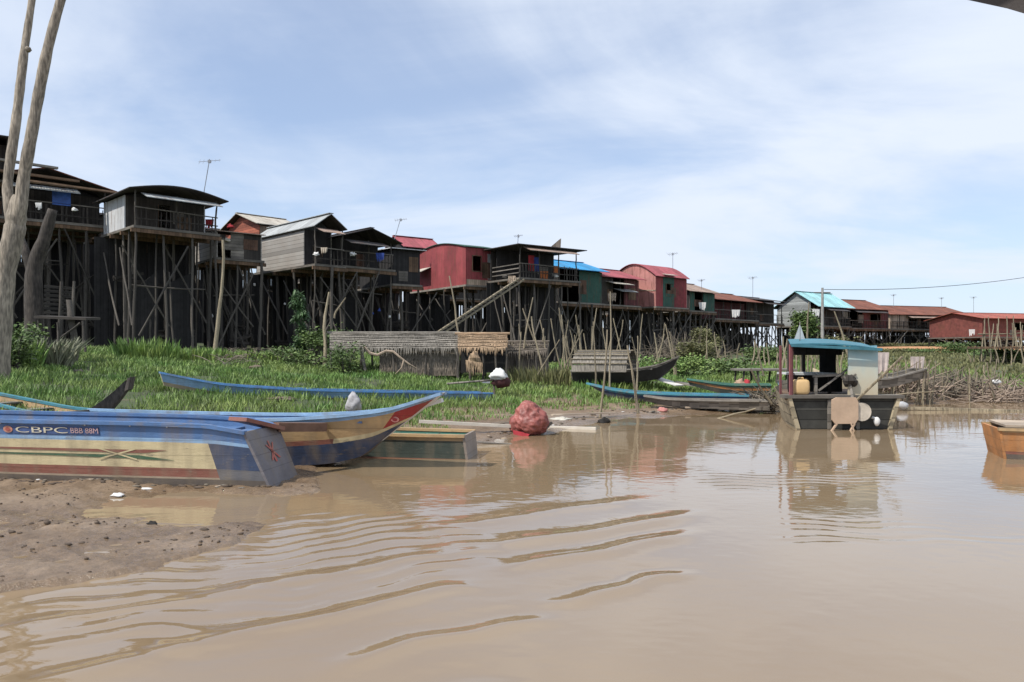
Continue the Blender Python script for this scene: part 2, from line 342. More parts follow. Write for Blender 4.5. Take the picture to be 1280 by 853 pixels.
# ------------------------------------------------------------------ ground and water sheets
def axis(parts):
    r = []
    for a, b, s in parts: r += list(np.arange(a, b, s))
    return np.array(r + [parts[-1][1]])
def grid_obj(name, xs, ys, zf, mat, kind, label=None):
    X, Y = np.meshgrid(xs, ys); Z = zf(X, Y); nx, ny = len(xs), len(ys)
    v = np.stack([X, Y, Z], -1).reshape(-1, 3); idx = np.arange(nx * ny).reshape(ny, nx)
    f = np.stack([idx[:-1, :-1], idx[:-1, 1:], idx[1:, 1:], idx[1:, :-1]], -1).reshape(-1, 4)
    me = bpy.data.meshes.new(name); me.vertices.add(len(v)); me.vertices.foreach_set('co', v.ravel().astype(np.float32))
    me.loops.add(f.size); me.loops.foreach_set('vertex_index', f.ravel().astype(np.int32)); me.polygons.add(len(f))
    me.polygons.foreach_set('loop_start', np.arange(0, f.size, 4, dtype=np.int32)); me.polygons.foreach_set('loop_total', np.full(len(f), 4, dtype=np.int32))
    me.polygons.foreach_set('use_smooth', np.ones(len(f), bool)); me.update(); me.validate()
    me.materials.append(mat); o = bpy.data.objects.new(name, me); col.objects.link(o); return tag(o, label, kind=kind)
# ground material
gm = bpy.data.materials.new('bank_earth'); gm.use_nodes = True; t = gm.node_tree; b = t.nodes['Principled BSDF']
geo = N(t, 'ShaderNodeNewGeometry'); sp = N(t, 'ShaderNodeSeparateXYZ'); L(t, geo.outputs['Position'], sp.inputs[0])
na = N(t, 'ShaderNodeTexNoise'); na.inputs['Scale'].default_value = 1.1; na.inputs['Detail'].default_value = 8; na.inputs['Roughness'].default_value = .65; L(t, geo.outputs['Position'], na.inputs['Vector'])
nb = N(t, 'ShaderNodeTexNoise'); nb.inputs['Scale'].default_value = 14; nb.inputs['Detail'].default_value = 8; nb.inputs['Roughness'].default_value = .7; L(t, geo.outputs['Position'], nb.inputs['Vector'])
def ramp(t, src, stops):
    r = N(t, 'ShaderNodeValToRGB'); L(t, src, r.inputs[0]); els = r.color_ramp.elements
    while len(els) < len(stops): els.new(.5)
    for e, (p, c) in zip(els, stops): e.position = p; e.color = (*c, 1)
    return r.outputs[0]
c1 = ramp(t, na.outputs[0], [(.3, (.125, .080, .045)), (.5, (.195, .135, .085)), (.7, (.26, .190, .13))])
mm = N(t, 'ShaderNodeMix', data_type='RGBA', blend_type='MULTIPLY'); mm.inputs['Factor'].default_value = 1; L(t, c1, mm.inputs['A'])
q = N(t, 'ShaderNodeMapRange'); q.inputs['From Min'].default_value = .3; q.inputs['From Max'].default_value = .7; q.inputs['To Min'].default_value = .7; q.inputs['To Max'].default_value = 1.25; L(t, nb.outputs[0], q.inputs['Value']); L(t, q.outputs[0], mm.inputs['B'])
# higher ground: dry dark soil and trampled grass
hz = N(t, 'ShaderNodeMapRange'); hz.inputs['From Min'].default_value = .22; hz.inputs['From Max'].default_value = .42; L(t, sp.outputs[2], hz.inputs['Value'])
c2 = ramp(t, na.outputs[0], [(.35, (.055, .055, .03)), (.55, (.06, .085, .03)), (.7, (.12, .10, .06))])
m2 = N(t, 'ShaderNodeMix', data_type='RGBA'); L(t, hz.outputs[0], m2.inputs['Factor']); L(t, mm.outputs['Result'], m2.inputs['A']); L(t, c2, m2.inputs['B'])
L(t, m2.outputs['Result'], b.inputs['Base Color'])
wr = N(t, 'ShaderNodeMapRange'); wr.inputs['From Min'].default_value = .015; wr.inputs['From Max'].default_value = .09; wr.inputs['To Min'].default_value = .12; wr.inputs['To Max'].default_value = .8; L(t, sp.outputs[2], wr.inputs['Value']); L(t, wr.outputs[0], b.inputs['Roughness'])
bp = N(t, 'ShaderNodeBump'); bp.inputs['Strength'].default_value = .7; bp.inputs['Distance'].default_value = .03; L(t, nb.outputs[0], bp.inputs['Height']); L(t, bp.outputs[0], b.inputs['Normal'])
xs = axis([(-3000, -200, 140), (-200, -40, 8), (-40, -9, .5), (-9, 0, .045), (0, 30, .25), (30, 90, 1.0), (90, 240, 8), (240, 3000, 140)])
ys = axis([(-300, -20, 20), (-20, 2, 1), (2, 4.5, .2), (4.5, 12, .045), (12, 34, .25), (34, 130, 1.0), (130, 400, 15), (400, 4500, 160)])
grid_obj('ground', xs, ys, terrain, gm, 'structure')

def waves(x, y):
    h = np.zeros(np.shape(x))
    # a boat's old wake: separate long low crests  (x0, y0)-(x1, y1), width, height
    for (ax, ay, bx, by, w, a) in ((-3.0, 3.3, -.2, 5.80, .10, .015), (-1.05, 4.0, .28, 5.0, .075, .011), (.15, 5.15, 1.45, 5.85, .08, .014), (-.25, 5.9, 1.8, 7.2, .11, .017), (-.45, 6.45, 2.1, 8.15, .13, .017), (-1.1, 6.9, 1.6, 9.0, .13, .010), (-4.6, 3.6, -1.0, 6.2, .08, .007), (-1.3, 3.2, .1, 4.0, .07, .007), (-2.2, 5.2, -.4, 6.6, .09, .008)):
        vx, vy = bx - ax, by - ay; l = math.hypot(vx, vy); vx /= l; vy /= l
        t = ((x - ax) * vx + (y - ay) * vy) / l; d = -(x - ax) * vy + (y - ay) * vx + .07 * np.sin(t * 5 + ax * 3) + .02 * np.sin(t * 17 + ay) + .12 * (t - .5) ** 2
        e = sstep(-.05, .3, t) * (1 - sstep(.75, 1.05, t)); w = w * 1.35; a = a * 1.3; h = h + a * e * np.exp(-(d / w) ** 2)  - a * .35 * e * np.exp(-((d - 2.2 * w) / (1.6 * w)) ** 2)
    a = .785 * x + .62 * y
    # fine ripples running onto the mud at left
    s2 = -.42 * x + .907 * y + .12 * np.sin(x * 2.3 + y) + .05 * np.sin(5 * x - 2 * y) + .03 * np.sin(9 * x + 4 * y)
    env2 = sstep(.6, -.6, x + .05 * y) * sstep(4.0, 5.4, s2) * (1 - sstep(7.4, 8.3, y)) * sstep(-8, -5, x) * (.45 + .55 * sstep(-.3, .6, fbm(x, y, 1.6, 5, 2)))
    h = h + .0032 * env2 * np.sin(2 * np.pi * s2 / .29 + 1.5 * np.sin(1.7 * x - y)) * (1 + .5 * np.sin(a * 2.1)) + .0011 * env2 * np.sin(2 * np.pi * s2 / .13 + 2 * np.sin(3 * x)) + .0004 * fbm(x, y * 1.8, .3, 8, 4)
    pat = sstep(-.1, .7, fbm(x, y, 2.2, 5, 8))
    env3 = np.exp(-((y - 9.9 - .25 * (x - 3)) / .55) ** 2) * sstep(2.2, 2.9, x) * (1 - sstep(4.6, 5.6, x)) + .8 * np.exp(-((y - 7.45) / .22) ** 2) * sstep(2.5, 2.9, x) * (1 - sstep(3.6, 4.4, x)) + .6 * np.exp(-((y - 6.9) / .15) ** 2) * sstep(2.3, 2.5, x) * (1 - sstep(4.3, 5.4, x))
    h = h + .0040 * env3 * np.sin(2 * np.pi * (y + .12 * x + .06 * np.sin(6 * x)) / .24)
    h = h + .0005 * fbm(x, y * 1.5, .9, 8, 5) * (1 - sstep(14, 20, y)) + .0022 * fbm(x, y, 5, 5, 2)
    env4 = np.exp(-((y - 13) / 2.4) ** 2) * sstep(6.8, 8.5, x) * pat
    h = h + .0035 * env4 * np.sin(2 * np.pi * (y + .1 * np.sin(3 * x)) / .3)
    return h * (1 - sstep(26, 34, y)) * sstep(-12, -9, x)
wm = bpy.data.materials.new('muddy_water'); wm.use_nodes = True; t = wm.node_tree; b = t.nodes['Principled BSDF']
geo = N(t, 'ShaderNodeNewGeometry')
na = N(t, 'ShaderNodeTexNoise'); na.inputs['Scale'].default_value = .35; na.inputs['Detail'].default_value = 4; L(t, geo.outputs['Position'], na.inputs['Vector'])
c1 = ramp(t, na.outputs[0], [(.3, (.235, .165, .097)), (.7, (.27, .197, .12))])
L(t, c1, b.inputs['Base Color']); b.inputs['Roughness'].default_value = .035; b.inputs['IOR'].default_value = 1.6
nb = N(t, 'ShaderNodeTexNoise'); nb.inputs['Scale'].default_value = 2.2; nb.inputs['Detail'].default_value = 4; L(t, geo.outputs['Position'], nb.inputs['Vector'])
bp = N(t, 'ShaderNodeBump'); bp.inputs['Strength'].default_value = .10; bp.inputs['Distance'].default_value = .02; nc_ = N(t, 'ShaderNodeTexNoise'); nc_.inputs['Scale'].default_value = 9; nc_.inputs['Detail'].default_value = 6; mpw = N(t, 'ShaderNodeMapping'); mpw.inputs['Scale'].default_value = (.6, 1.5, 1); mpw.inputs['Rotation'].default_value = (0, 0, R(20)); L(t, geo.outputs['Position'], mpw.inputs[0]); L(t, mpw.outputs[0], nc_.inputs['Vector'])
adw = N(t, 'ShaderNodeMath', operation='MULTIPLY_ADD'); L(t, nc_.outputs[0], adw.inputs[0]); adw.inputs[1].default_value = .35; L(t, nb.outputs[0], adw.inputs[2])
L(t, adw.outputs[0], bp.inputs['Height']); L(t, bp.outputs[0], b.inputs['Normal'])
wx = axis([(-3000, -60, 200), (-60, -9, 3), (-9, 9, .035), (9, 20, .1), (20, 60, 3), (60, 3000, 200)])
wy = axis([(-300, -20, 20), (-20, 2, 2), (2, 12, .03), (12, 26, .07), (26, 60, 2), (60, 260, 25)])
grid_obj('water', wx, wy, waves, wm, 'structure')

# earth road on the embankment
rd = M('orange_earth_road', (.42, .22, .11), var=.2, scale=.8)
b = MB()
for i in range(60):
    x0 = 38 + i * 1.5; x1 = x0 + 1.5
    def rp(x, k): y = 84 - (x - 45) * .10 + k; return (x, y, G(x, y) + .03)
    for k0, k1 in ((-8, -6), (-6, -4), (-4, -2.1), (-2.1, -.7), (-.7, .7), (.7, 2.1)): b.quad(rp(x0, k0), rp(x1, k0), rp(x1, k1), rp(x0, k1), rd)
b.build('road', kind='structure')

# ------------------------------------------------------------------ stilt houses
def house(label, pc, pr, Y, phi, deck, H, pl=None, D=6.0, roof='gable_e', rise=1.0, rmat=m_darkroof, left=m_dwood, front=m_dwood,
          bays=None, nx=None, ny=4, over=.45, screen=True, rail=False, inset=0.0, gable=None, brace=True, sr=.072, extra=None, skirt=0.0, cat='house', cx=None, rot_roof=0):
    c, s = math.cos(R(phi)), math.sin(R(phi)); e = Vector((c, s, 0)); u = Vector((-s, c, 0)); z = Vector((0, 0, 1))
    C = at(pc, deck, Y); k = (pr - 640) / F; W = (k * Y - C.x) / (c - k * s)
    if pl is not None: kl = (pl - 640) / F; D = (C.x - kl * Y) / (s + kl * c)
    P = lambda a, b_, h=0.0: C + e * a + u * b_ + z * h
    base = Vector((C.x, C.y, G(C.x, C.y)))
    t = thing('stilt_house', base, label, cat, 'stilt houses along the bank')
    nx = nx or max(3, int(W / .95) + 1)
    for i in range(nx):
        for j in range(ny):
            if random.random() < .08 and 0 < i < nx - 1: continue
            p = P(W * i / (nx - 1) + random.uniform(-.15, .15), .05 + (D - .1) * j / (ny - 1) + random.uniform(-.12, .12))
            g = G(p.x, p.y); q = Vector((p.x + random.uniform(-.25, .25), p.y + random.uniform(-.2, .2), g - .3))
            pole('stilt', q, Vector((p.x, p.y, C.z - .1)), sr * random.uniform(.7, 1.5), t)
    if brace:
        for q in range(max(1, int(W / 1.9))):     # long diagonals across the front
            a0 = W * (q + random.uniform(0, .3)) / max(1, int(W / 1.9)); a1 = a0 + random.uniform(1.8, 2.8)
            if q % 2: a0, a1 = a1, a0
            hh = C.z - base.z; pole('brace', P(a0, -.1, -hh * random.uniform(.85, 1.0)), P(a1, -.1, -hh * random.uniform(.02, .15)), .055, t)
            if random.random() < .6: pole('brace', P(a1, -.06, -hh * random.uniform(.6, .9)), P(a0, -.06, -hh * random.uniform(.1, .3)), .045, t)
        nb_ = max(2, int(W / 1.8))
        for j in range(2):
            for i in range(nb_):
                a0 = W * i / nb_; a1 = W * (i + 1) / nb_ + .3; 
                if random.random() < .5: a0, a1 = a1, a0
                if random.random() < .4: continue
                p = P(a0, .12 + j * 1.7); q = P(a1, .12 + j * 1.7); hh = C.z - G(p.x, p.y)
                f0 = random.uniform(.0, .35); f1 = random.uniform(.65, .98)
                pole('brace', Vector((p.x, p.y, C.z - hh * (1 - f0))), Vector((q.x, q.y, C.z - hh * (1 - f1))), .05, t)
        for j in range(2):
            p = P(-.1, .2 + j * D * .4); q = P(-.1, D * (.5 + .4 * j)); hh = C.z - G(p.x, p.y)
            pole('brace', (p.x, p.y, C.z - hh * .8), (q.x, q.y, C.z - hh * .15), .05, t)
        # horizontal tie at mid height and stored timber
        hh = C.z - base.z
        qf = random.uniform(.25, .5); pole('tie_beam', P(-.1, .3, -hh * qf), P(W * random.uniform(.5, 1), .3, -hh * (qf + random.uniform(-.06, .06))), .045, t)
        for q in range(max(2, int(W / 1.6))):     # timber and gear kept among the posts
            b = MB(); a0 = random.uniform(0, W * .8); bb = random.uniform(.9, D * .7); hz0 = -hh * random.uniform(.3, .9)
            for k in range(random.randint(3, 7)):
                o_ = random.uniform(-.3, .3); b.beam(P(a0 + o_, bb + k * .07, hz0 + random.uniform(-.1, .1)), P(min(W, a0 + random.uniform(.8, 2.6)), bb + k * .07, hz0 + random.uniform(-.35, .35)), .07, random.uniform(.05, .16), m_dwoodh)
            b.build('stored_timber', t)
        for q in range(max(3, int(W / .8))):
            a0 = random.uniform(0, W); bb = random.uniform(.6, D * .6); h0 = -hh + .2; pole('leaning_board', P(a0, bb, h0), P(a0 + random.uniform(-.9, .9), bb + .4, h0 + hh * random.uniform(.35, .9)), random.uniform(.04, .07), t)
    # deck
    b = MB(); b.box(P(-.15, -.15, -.12), e * (W + .3), u * (D + .3), z * .12, m_gwood); b.build('deck', t)
    b = MB(); b.beam(P(-.25, -.06, -.22), P(W + .25, -.06, -.22), .12, .18, m_bwood)
    for j in (.33, .66, 1): b.beam(P(-.25, D * j - .1, -.22), P(W + .25, D * j - .1, -.22), .12, .18, m_bwood)
    b.build('floor_beam', t)
    # roof height profile
    def prof(tt):
        if roof.startswith('arch'): return rise * math.sin(math.pi * min(1, max(0, tt)))
        if roof.startswith('gable'): return rise * (1 - abs(2 * tt - 1))
        if roof == 'shed_back': return rise * (1 - tt)
        if roof == 'shed': return rise * tt
    alongE = roof.endswith('_e') or roof.startswith('shed')
    # walls
    th = .05
    def wall(pa, pb, zb, zt0, zt1, mat, nm='wall', lbl=None, topf=None):
        d = (pb - pa); n = Vector((-d.y, d.x, 0)).normalized() * th; b = MB(); K = 10 if topf else 1
        for q in range(K):
            a0 = pa + d * (q / K); a1 = pa + d * ((q + 1) / K)
            h0 = topf(q / K) if topf else zt0; h1 = topf((q + 1) / K) if topf else zt1
            b.hexa([a0 + z * zb, a1 + z * zb, a1 + n + z * zb, a0 + n + z * zb, a0 + z * h0, a1 + z * h1, a1 + n + z * h1, a0 + n + z * h0], mat)
        return b.build(nm, t, label=lbl)
    inn = inset
    if left is not None:
        wall(P(0, inn), P(0, D), -skirt, H, H, left, topf=(lambda q: H - .01 + prof((inn + (D - inn) * q) / D)) if alongE else None)
    wall(P(W, D), P(W, inn), 0, H, H, left or front, topf=(lambda q: H - .01 + prof(1 - q * (D - inn) / D)) if alongE else None)
    wall(P(0, D), P(W, D), 0, H, H, left or m_dwood, topf=(lambda q: H - .01 + prof(q)) if not alongE else None)
    if not alongE: wall(P(0, inn), P(W, inn), H - .02, H, H, gable or front, 'gable', topf=lambda q: H - .01 + prof(q))
    bays = bays or [(0, 1, 'wall', front)]
    for (f0, f1, kd, mt) in bays:
        a0, a1 = W * f0, W * f1
        if kd == 'wall': wall(P(a0, inn), P(a1, inn), -skirt, H, H, mt)
        elif kd == 'window':
            w = a1 - a0; x0, x1 = a0 + w * .3, a1 - w * .3
            b = MB()
            for (q0, q1, z0, z1) in ((a0, x0, 0, H), (x1, a1, 0, H), (x0, x1, 0, H * .38), (x0, x1, H * .78, H)):
                b.box(P(q0, inn, z0), e * (q1 - q0), u * th, z * (z1 - z0), mt)
            wl = b.build('wall', t)
            b = MB(); fw = .05
            for (q0, q1, z0, z1) in ((x0 - fw, x1 + fw, H * .38 - fw, H * .38), (x0 - fw, x1 + fw, H * .78, H * .78 + fw), (x0 - fw, x0, H * .38, H * .78), (x1, x1 + fw, H * .38, H * .78)):
                b.box(P(q0, inn - .03, z0), e * (q1 - q0), u * .03, z * (z1 - z0), m_bwood)
            b.build('window_frame', t)
        elif kd == 'door':
            w = a1 - a0; b = MB()
            for (q0, q1, z0, z1) in ((a0, a0 + w * .2, 0, H), (a1 - w * .2, a1, 0, H), (a0 + w * .2, a1 - w * .2, H * .85, H)): b.box(P(q0, inn, z0), e * (q1 - q0), u * th, z * (z1 - z0), mt)
            b.build('wall', t); b = MB(); b.box(P(a0 + w * .2, inn + .02, 0), (u * .8 + e * .2) * w * .5, e * .03, z * H * .85, m_bwood); b.build('door', t)
    # veranda posts
    if inn > 0 or any(q[2] == 'open' for q in bays):
        npst = max(2, int(W / 1.4) + 1)
        for i in range(npst): pole('veranda_post', P(W * i / (npst - 1), .05, 0), P(W * i / (npst - 1) + random.uniform(-.06, .06), .05, H + .02), .05, t)
    if rail:
        b = MB(); rh = .85
        for hh in (.34, rh): b.beam(P(-.05, -.08, hh + random.uniform(-.05, .05)), P(W + .05, -.08, hh + random.uniform(-.06, .06)), .04, .05, m_dwood if hh < .5 else m_gwood)
        for i in range(int(W / .22) + 1):
            if random.random() < .8: b.beam(P(i * .22, -.05, 0), P(i * .22 + random.uniform(-.05, .05), -.05, rh + random.uniform(-.12, .08)), .03, .035 if random.random() < .7 else .09, m_dwood)
        if random.random() < .75:
            a0 = W * random.uniform(0, .25); awning(t, P, a0, W * random.uniform(.7, 1), H - .08, .3, .85, random.choice((m_tanroof, m_rust, m_greyroof, m_darkroof)))
        if rail == 2:
            for hh in (.3, .58, rh): b.beam(P(-.08, 0, hh), P(-.08, min(D, 3), hh), .04, .06, m_gwood)
        b.build('railing', t)
    # roof shell
    b = MB(); K = 14 if roof.startswith('arch') else (2 if roof.startswith('gable') else 1); tk = .045
    def rp(q, o, dz):
        tq = q
        hz_ = prof(tq)
        if alongE:
            bb = -over + (D + 2 * over) * q; sl = (prof(0.02) - prof(0)) / .02 * over / D if not roof.startswith('arch') else .1
            return P(o, bb, H + (hz_ - (over * (rise * 2 / D) if roof.startswith('gable') and False else 0)) + dz)
        aa = -over + (W + 2 * over) * q; return P(aa, o, H + hz_ + dz)
    o0, o1 = (-over, W + over) if alongE else (-over, D + over)
    for i in range(K):
        q0, q1 = i / K, (i + 1) / K
        A, B_, C_, D_ = rp(q0, o0, .0), rp(q0, o1, .0), rp(q1, o1, .0), rp(q1, o0, .0)
        T = [v + z * tk for v in (A, B_, C_, D_)]
        ln = (D_ - A).length; wd = (B_ - A).length
        b.face(T, rmat, [(0, i * ln), (wd, i * ln), (wd, (i + 1) * ln), (0, (i + 1) * ln)])
        b.face([A, D_, C_, B_], m_dwood)
        b.face([A, B_, T[1], T[0]], rmat) if i == 0 else None
        b.face([C_, D_, T[3], T[2]], rmat) if i == K - 1 else None
        b.face([A, T[0], T[3], D_], rmat); b.face([B_, C_, T[2], T[1]], rmat)
    b.build('roof', t)
    if roof.startswith('gable'):
        b = MB(); A = rp(.5, o0, tk + .02); B_ = rp(.5, o1, tk + .02); b.beam(A, B_, .3, .03, rmat); b.build('ridge_cap', t)
    if screen:  # dark board screen added at the back to keep the underside black
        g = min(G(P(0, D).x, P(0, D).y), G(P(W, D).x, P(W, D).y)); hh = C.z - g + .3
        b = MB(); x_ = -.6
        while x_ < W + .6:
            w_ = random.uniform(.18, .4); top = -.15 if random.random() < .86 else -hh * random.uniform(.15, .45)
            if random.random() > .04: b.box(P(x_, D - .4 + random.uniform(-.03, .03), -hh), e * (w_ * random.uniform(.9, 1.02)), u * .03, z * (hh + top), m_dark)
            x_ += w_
        b.build('shade_screen', t)
        # near-black panels added half way back to deepen the shade
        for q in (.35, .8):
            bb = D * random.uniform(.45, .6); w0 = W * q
            wall(P(w0 - W * .22, bb), P(w0 + W * .12, bb), -hh, -hh * random.uniform(.25, .5), -hh * .3, m_dark, 'shade_panel')
    for q in range(2):
        if left is not None and left is not m_white and D > 2:
            b0 = random.uniform(inn, D * .7); w_ = random.uniform(.5, 1.1); z0_ = random.uniform(0, H * .45); b = MB(); b.box(P(-.025, b0, z0_), u * w_, e * .02, z * random.uniform(.5, H * .5), random.choice((m_rustp, m_greyroof, m_tan, m_bwood, left))); b.build('patch_panel', t)
        a0 = random.uniform(0, W * .75); w_ = random.uniform(.4, .9); z0_ = random.uniform(0, H * .4); b = MB(); b.box(P(a0, inn - .022, z0_), e * w_, u * .02, z * random.uniform(.5, H * .5), random.choice((m_rustp, m_bwood, m_dwood, m_gwood))); b.build('patch_panel', t)
    if extra: extra(t, P, e, u, W, D, H, wall)
    return t, P, W, D

def awning(t, P, a0, a1, zt, drop, outw, mat):
    b = MB(); A, B_ = P(a0, -.02, zt), P(a1, -.02, zt); C_, D_ = P(a1, -outw, zt - drop), P(a0, -outw, zt - drop); q = Vector((0, 0, .035))
    b.hexa([A, B_, C_, D_, A + q, B_ + q, C_ + q, D_ + q][::1], mat); return b.build('awning', t)
def side_flap(t, P, b0, b1, zt, drop, outw, mat):
    b = MB(); A, B_ = P(-.02, b1, zt), P(-.02, b0, zt); C_, D_ = P(-outw, b0, zt - drop), P(-outw, b1, zt - drop); q = Vector((0, 0, .035))
    b.hexa([A, B_, C_, D_, A + q, B_ + q, C_ + q, D_ + q], mat); return b.build('shutter_flap', t)

H = {}
H['0'] = house('dark stilt house at the far left edge, standing above all its neighbours', -150, 12, 33, 38, 208, 2.0, roof='gable_e', rise=.5, D=5, over=.35, inset=1.5, left=m_dwood, front=m_dwood, rail=True)
def ex_A(t, P, e, u, W, D, H, wall):
    wall(P(W * .55, -.1), P(W * .7, -.1), .8, 1.5, 1.5, M('blue_tarp', (.03, .10, .38), rough=.5), 'tarp_sheet')
    for (a0, a1, zz, m) in ((-1.0, 3.9, 1.95, m_timber), (1.5, 5.6, 1.62, m_timber), (-.5, 3.0, 2.45, m_gwood)):
        b = MB(); b.beam(P(a0, -1.0, zz), P(a1, -.7, zz), .22, .1, m); b.build('lumber_beam', t)
H['A'] = house('dark stilt house with brown lumber beams poking from its eaves, behind the forked tree', -25, 132, 35, 40, 268, 1.7, roof='gable_u', rise=.75, D=7, inset=1.6, rail=2, extra=ex_A, ny=5, rmat=m_rust, gable=m_dark)
H['B'] = house('stilt house with a white sheet side wall under a low curved dark roof', 170, 270, 35.0, 45, 282, 1.6, pl=131, roof='arch_u', rise=.36, left=m_white, inset=1.4, rail=1, ny=5, rmat=m_darkroof, bays=[(0, .35, 'wall', m_dwood), (.35, .6, 'door', m_dwood), (.6, 1, 'wall', m_dwood)], gable=m_dark)
H['S'] = house('low lean-to hut patched with grey sheets below the brick red gable', 272, 326, 39.5, 40, 322, 1.35, D=4, roof='shed', rise=.5, rmat=m_tanroof, front=m_gwood, left=m_greywall, bays=[(0, .3, 'open', None), (.3, .6, 'wall', m_gwood), (.6, 1, 'wall', m_dwood)], over=.2)
H['R'] = house('small brick red gabled house with a cream roof, tucked behind the lean-to', 325, 372, 47, 45, 312, 1.5, pl=283, roof='gable_e', rise=.95, rmat=m_pale, left=M('brick_red_board', (.33, .10, .06), kind='plank', horiz=True, var=.2), front=m_tan, screen=True)
H['C'] = house('weathered grey boarded house with a pale grey gabled roof', 395, 428, 41, 45, 330, 2.0, pl=322, roof='gable_u', rise=.75, rmat=m_greyroof, left=m_greywall, front=m_dark, inset=1.2, rail=1, skirt=.15, gable=M('slate_board', (.07, .075, .08), kind='plank'), over=.2)
H['C2'] = house('open dark veranda house with cluttered railing, joined to the grey boarded house', 428, 490, 42.5, 45, 332, 1.55, roof='gable_u', rise=.65, rmat=m_darkroof, left=None, front=m_dark, inset=1.5, rail=1, D=6, gable=m_dark)
H['D'] = house('narrow black walled hut with a white roof edge beside the curved red house', 492, 524, 47, 35, 355, 2.15, roof='shed', rise=.2, rmat=M('white_roof', (.65, .66, .66), kind='corr', var=.05), front=m_dark, left=m_dark, D=5, over=.35)
H['D2'] = house('red roofed house of which only the roof shows over the black hut', 508, 545, 57, 35, 345, 2.1, pl=488, roof='gable_e', rise=1.0, rmat=m_redroof, left=m_dark, front=m_dark, screen=True)
def ex_E(t, P, e, u, W, D, H, wall):
    b = MB()
    for k, m in enumerate((m_pink, m_pink, m_red)): pass
    side_flap(t, P, D * .62, D * .85, 1.55, .35, .8, m_pale)
    b.box(P(-.012, .02, .02), u * (D * .58), e * .008, Vector((0, 0, H * .97)), m_pink); b.build('faded_panel', t)
    b = MB(); b.box(P(.02, -.015, -.02), e * (W - .04), u * .01, Vector((0, 0, .38)), m_tan); b.build('base_board', t)
    b = MB(); b.box(P(W - .42, -.02, .42), e * .4, u * .015, Vector((0, 0, 1.7)), m_greyroof); b.build('patch_sheet', t)
H['E'] = house('red metal walled house with a curved roof and one small dark window', 583, 616, 49.5, 35, 356, 2.45, pl=516, roof='arch_e', rise=.55, rmat=m_green, left=m_red, front=m_red, bays=[(0, .78, 'window', m_red), (.78, 1, 'wall', m_red)], extra=ex_E, skirt=.1, over=.15)
def ex_F(t, P, e, u, W, D, H, wall):
    for a, hh, m in ((.9, 1.1, m_clothr), (1.3, 1.0, m_clothb), (2.9, .5, m_ora)):
        wall(P(a, .3), P(a + .45, .3), .5, .5 + hh * .9, .5 + hh * .9, m, 'hanging_cloth')
    b = MB(); b.face([P(3.2, 1, H + .25), P(4.2, 1.2, H + .2), P(4.25, 1.2, H + .95)], m_tan); b.face([P(4.25, 1.26, H + .95), P(4.2, 1.26, H + .2), P(3.2, 1.06, H + .25)], m_tan); b.build('roof_flap', t)
H['F'] = house('open flat roofed platform house with laundry and crooked posts', 650, 722, 47.5, 35, 347, 2.0, pl=614, roof='shed', rise=.05, rmat=m_darkroof, left=None, front=m_dark, inset=2.6, rail=2, extra=ex_F, ny=4)
H['G'] = house('house with a bright blue roof and a dark green sheet wall', 700, 752, 54, 38, 377, 2.3, D=5, roof='gable_e', rise=.95, rmat=m_bluesheet, left=m_dark, front=m_green, bays=[(0, .45, 'open', None), (.45, 1, 'wall', m_green)])
def ex_H(t, P, e, u, W, D, H, wall):
    awning(t, P, W * .1, W * .6, 1.7, .25, 1.1, m_pale); awning(t, P, W * .3, W * .75, 1.2, .25, .9, m_greyroof)
H['H'] = house('low brown house with a red roof and two tilted awnings', 752, 798, 57, 40, 380, 2.0, D=5, roof='gable_e', rise=.95, rmat=m_redroof, left=m_bwood, front=M('maroon_board', (.12, .035, .035), kind='plank'), bays=[(0, .3, 'wall', m_dwood), (.3, .6, 'open', None), (.6, 1, 'wall', MATS['maroon_board'])], extra=ex_H)
def ex_I(t, P, e, u, W, D, H, wall):
    b = MB(); b.box(P(W * .22, -.03, -.0), e * (W * .36), u * .02, Vector((0, 0, H * .45)), m_green); b.build('green_panel', t)
    b = MB(); b.box(P(W * .22, -.03, H * .78), e * (W * .36), u * .02, Vector((0, 0, H * .3)), m_green); b.build('green_panel', t)
    awning(t, P, W * .2, W * .55, H + .25, .12, .5, m_pale)
    b = MB(); b.beam(P(-.06, 0, 1.25), P(-.06, D, 1.55), .05, .08, m_tan); b.build('trim_board', t)
H['I'] = house('barrel roofed house with faded red walls and a green door bay', 820, 858, 60, 40, 383, 2.35, pl=766, roof='arch_e', rise=1.15, rmat=m_redroof, left=m_pink, front=m_red, bays=[(0, .22, 'wall', m_red), (.22, .58, 'window', m_green), (.58, 1, 'wall', M('maroon_sheet', (.22, .035, .04), kind='corr'))], extra=ex_I, skirt=.1, over=.2)
H['J'] = house('small dark green house with a tan roof next to the barrel roofed one', 862, 893, 66, 42, 388, 1.6, D=5, roof='gable_e', rise=1.0, rmat=m_tanroof, left=m_dark, front=m_green, bays=[(0, .2, 'wall', m_green), (.2, .55, 'open', None), (.55, 1, 'wall', m_green)])
H['K'] = house('open fronted house with a faded brown red roof and a grey balcony', 893, 946, 70, 42, 398, 1.7, D=6, roof='gable_e', rise=1.0, rmat=m_rust, left=m_dwood, front=M('maroon_board', (.12, .035, .035)), inset=1.4, rail=1, ny=5)
H['L'] = house('dark roofed house squeezed before the house with the grey gable', 944, 978, 76, 42, 403, 2.2, D=6, roof='gable_e', rise=.6, rmat=m_darkroof, left=MATS['maroon_board'], front=m_dwood, inset=1.0, rail=1, ny=5)
H['M'] = house('grey gabled house with a pale turquoise roof', 1022, 1062, 80, 35, 407, 1.95, pl=972, roof='gable_e', rise=1.75, rmat=m_cyan, left=M('pale_grey_board', (.30, .31, .30), kind='plank', horiz=True, var=.12), front=m_dwood, inset=.8, rail=1, ny=4)
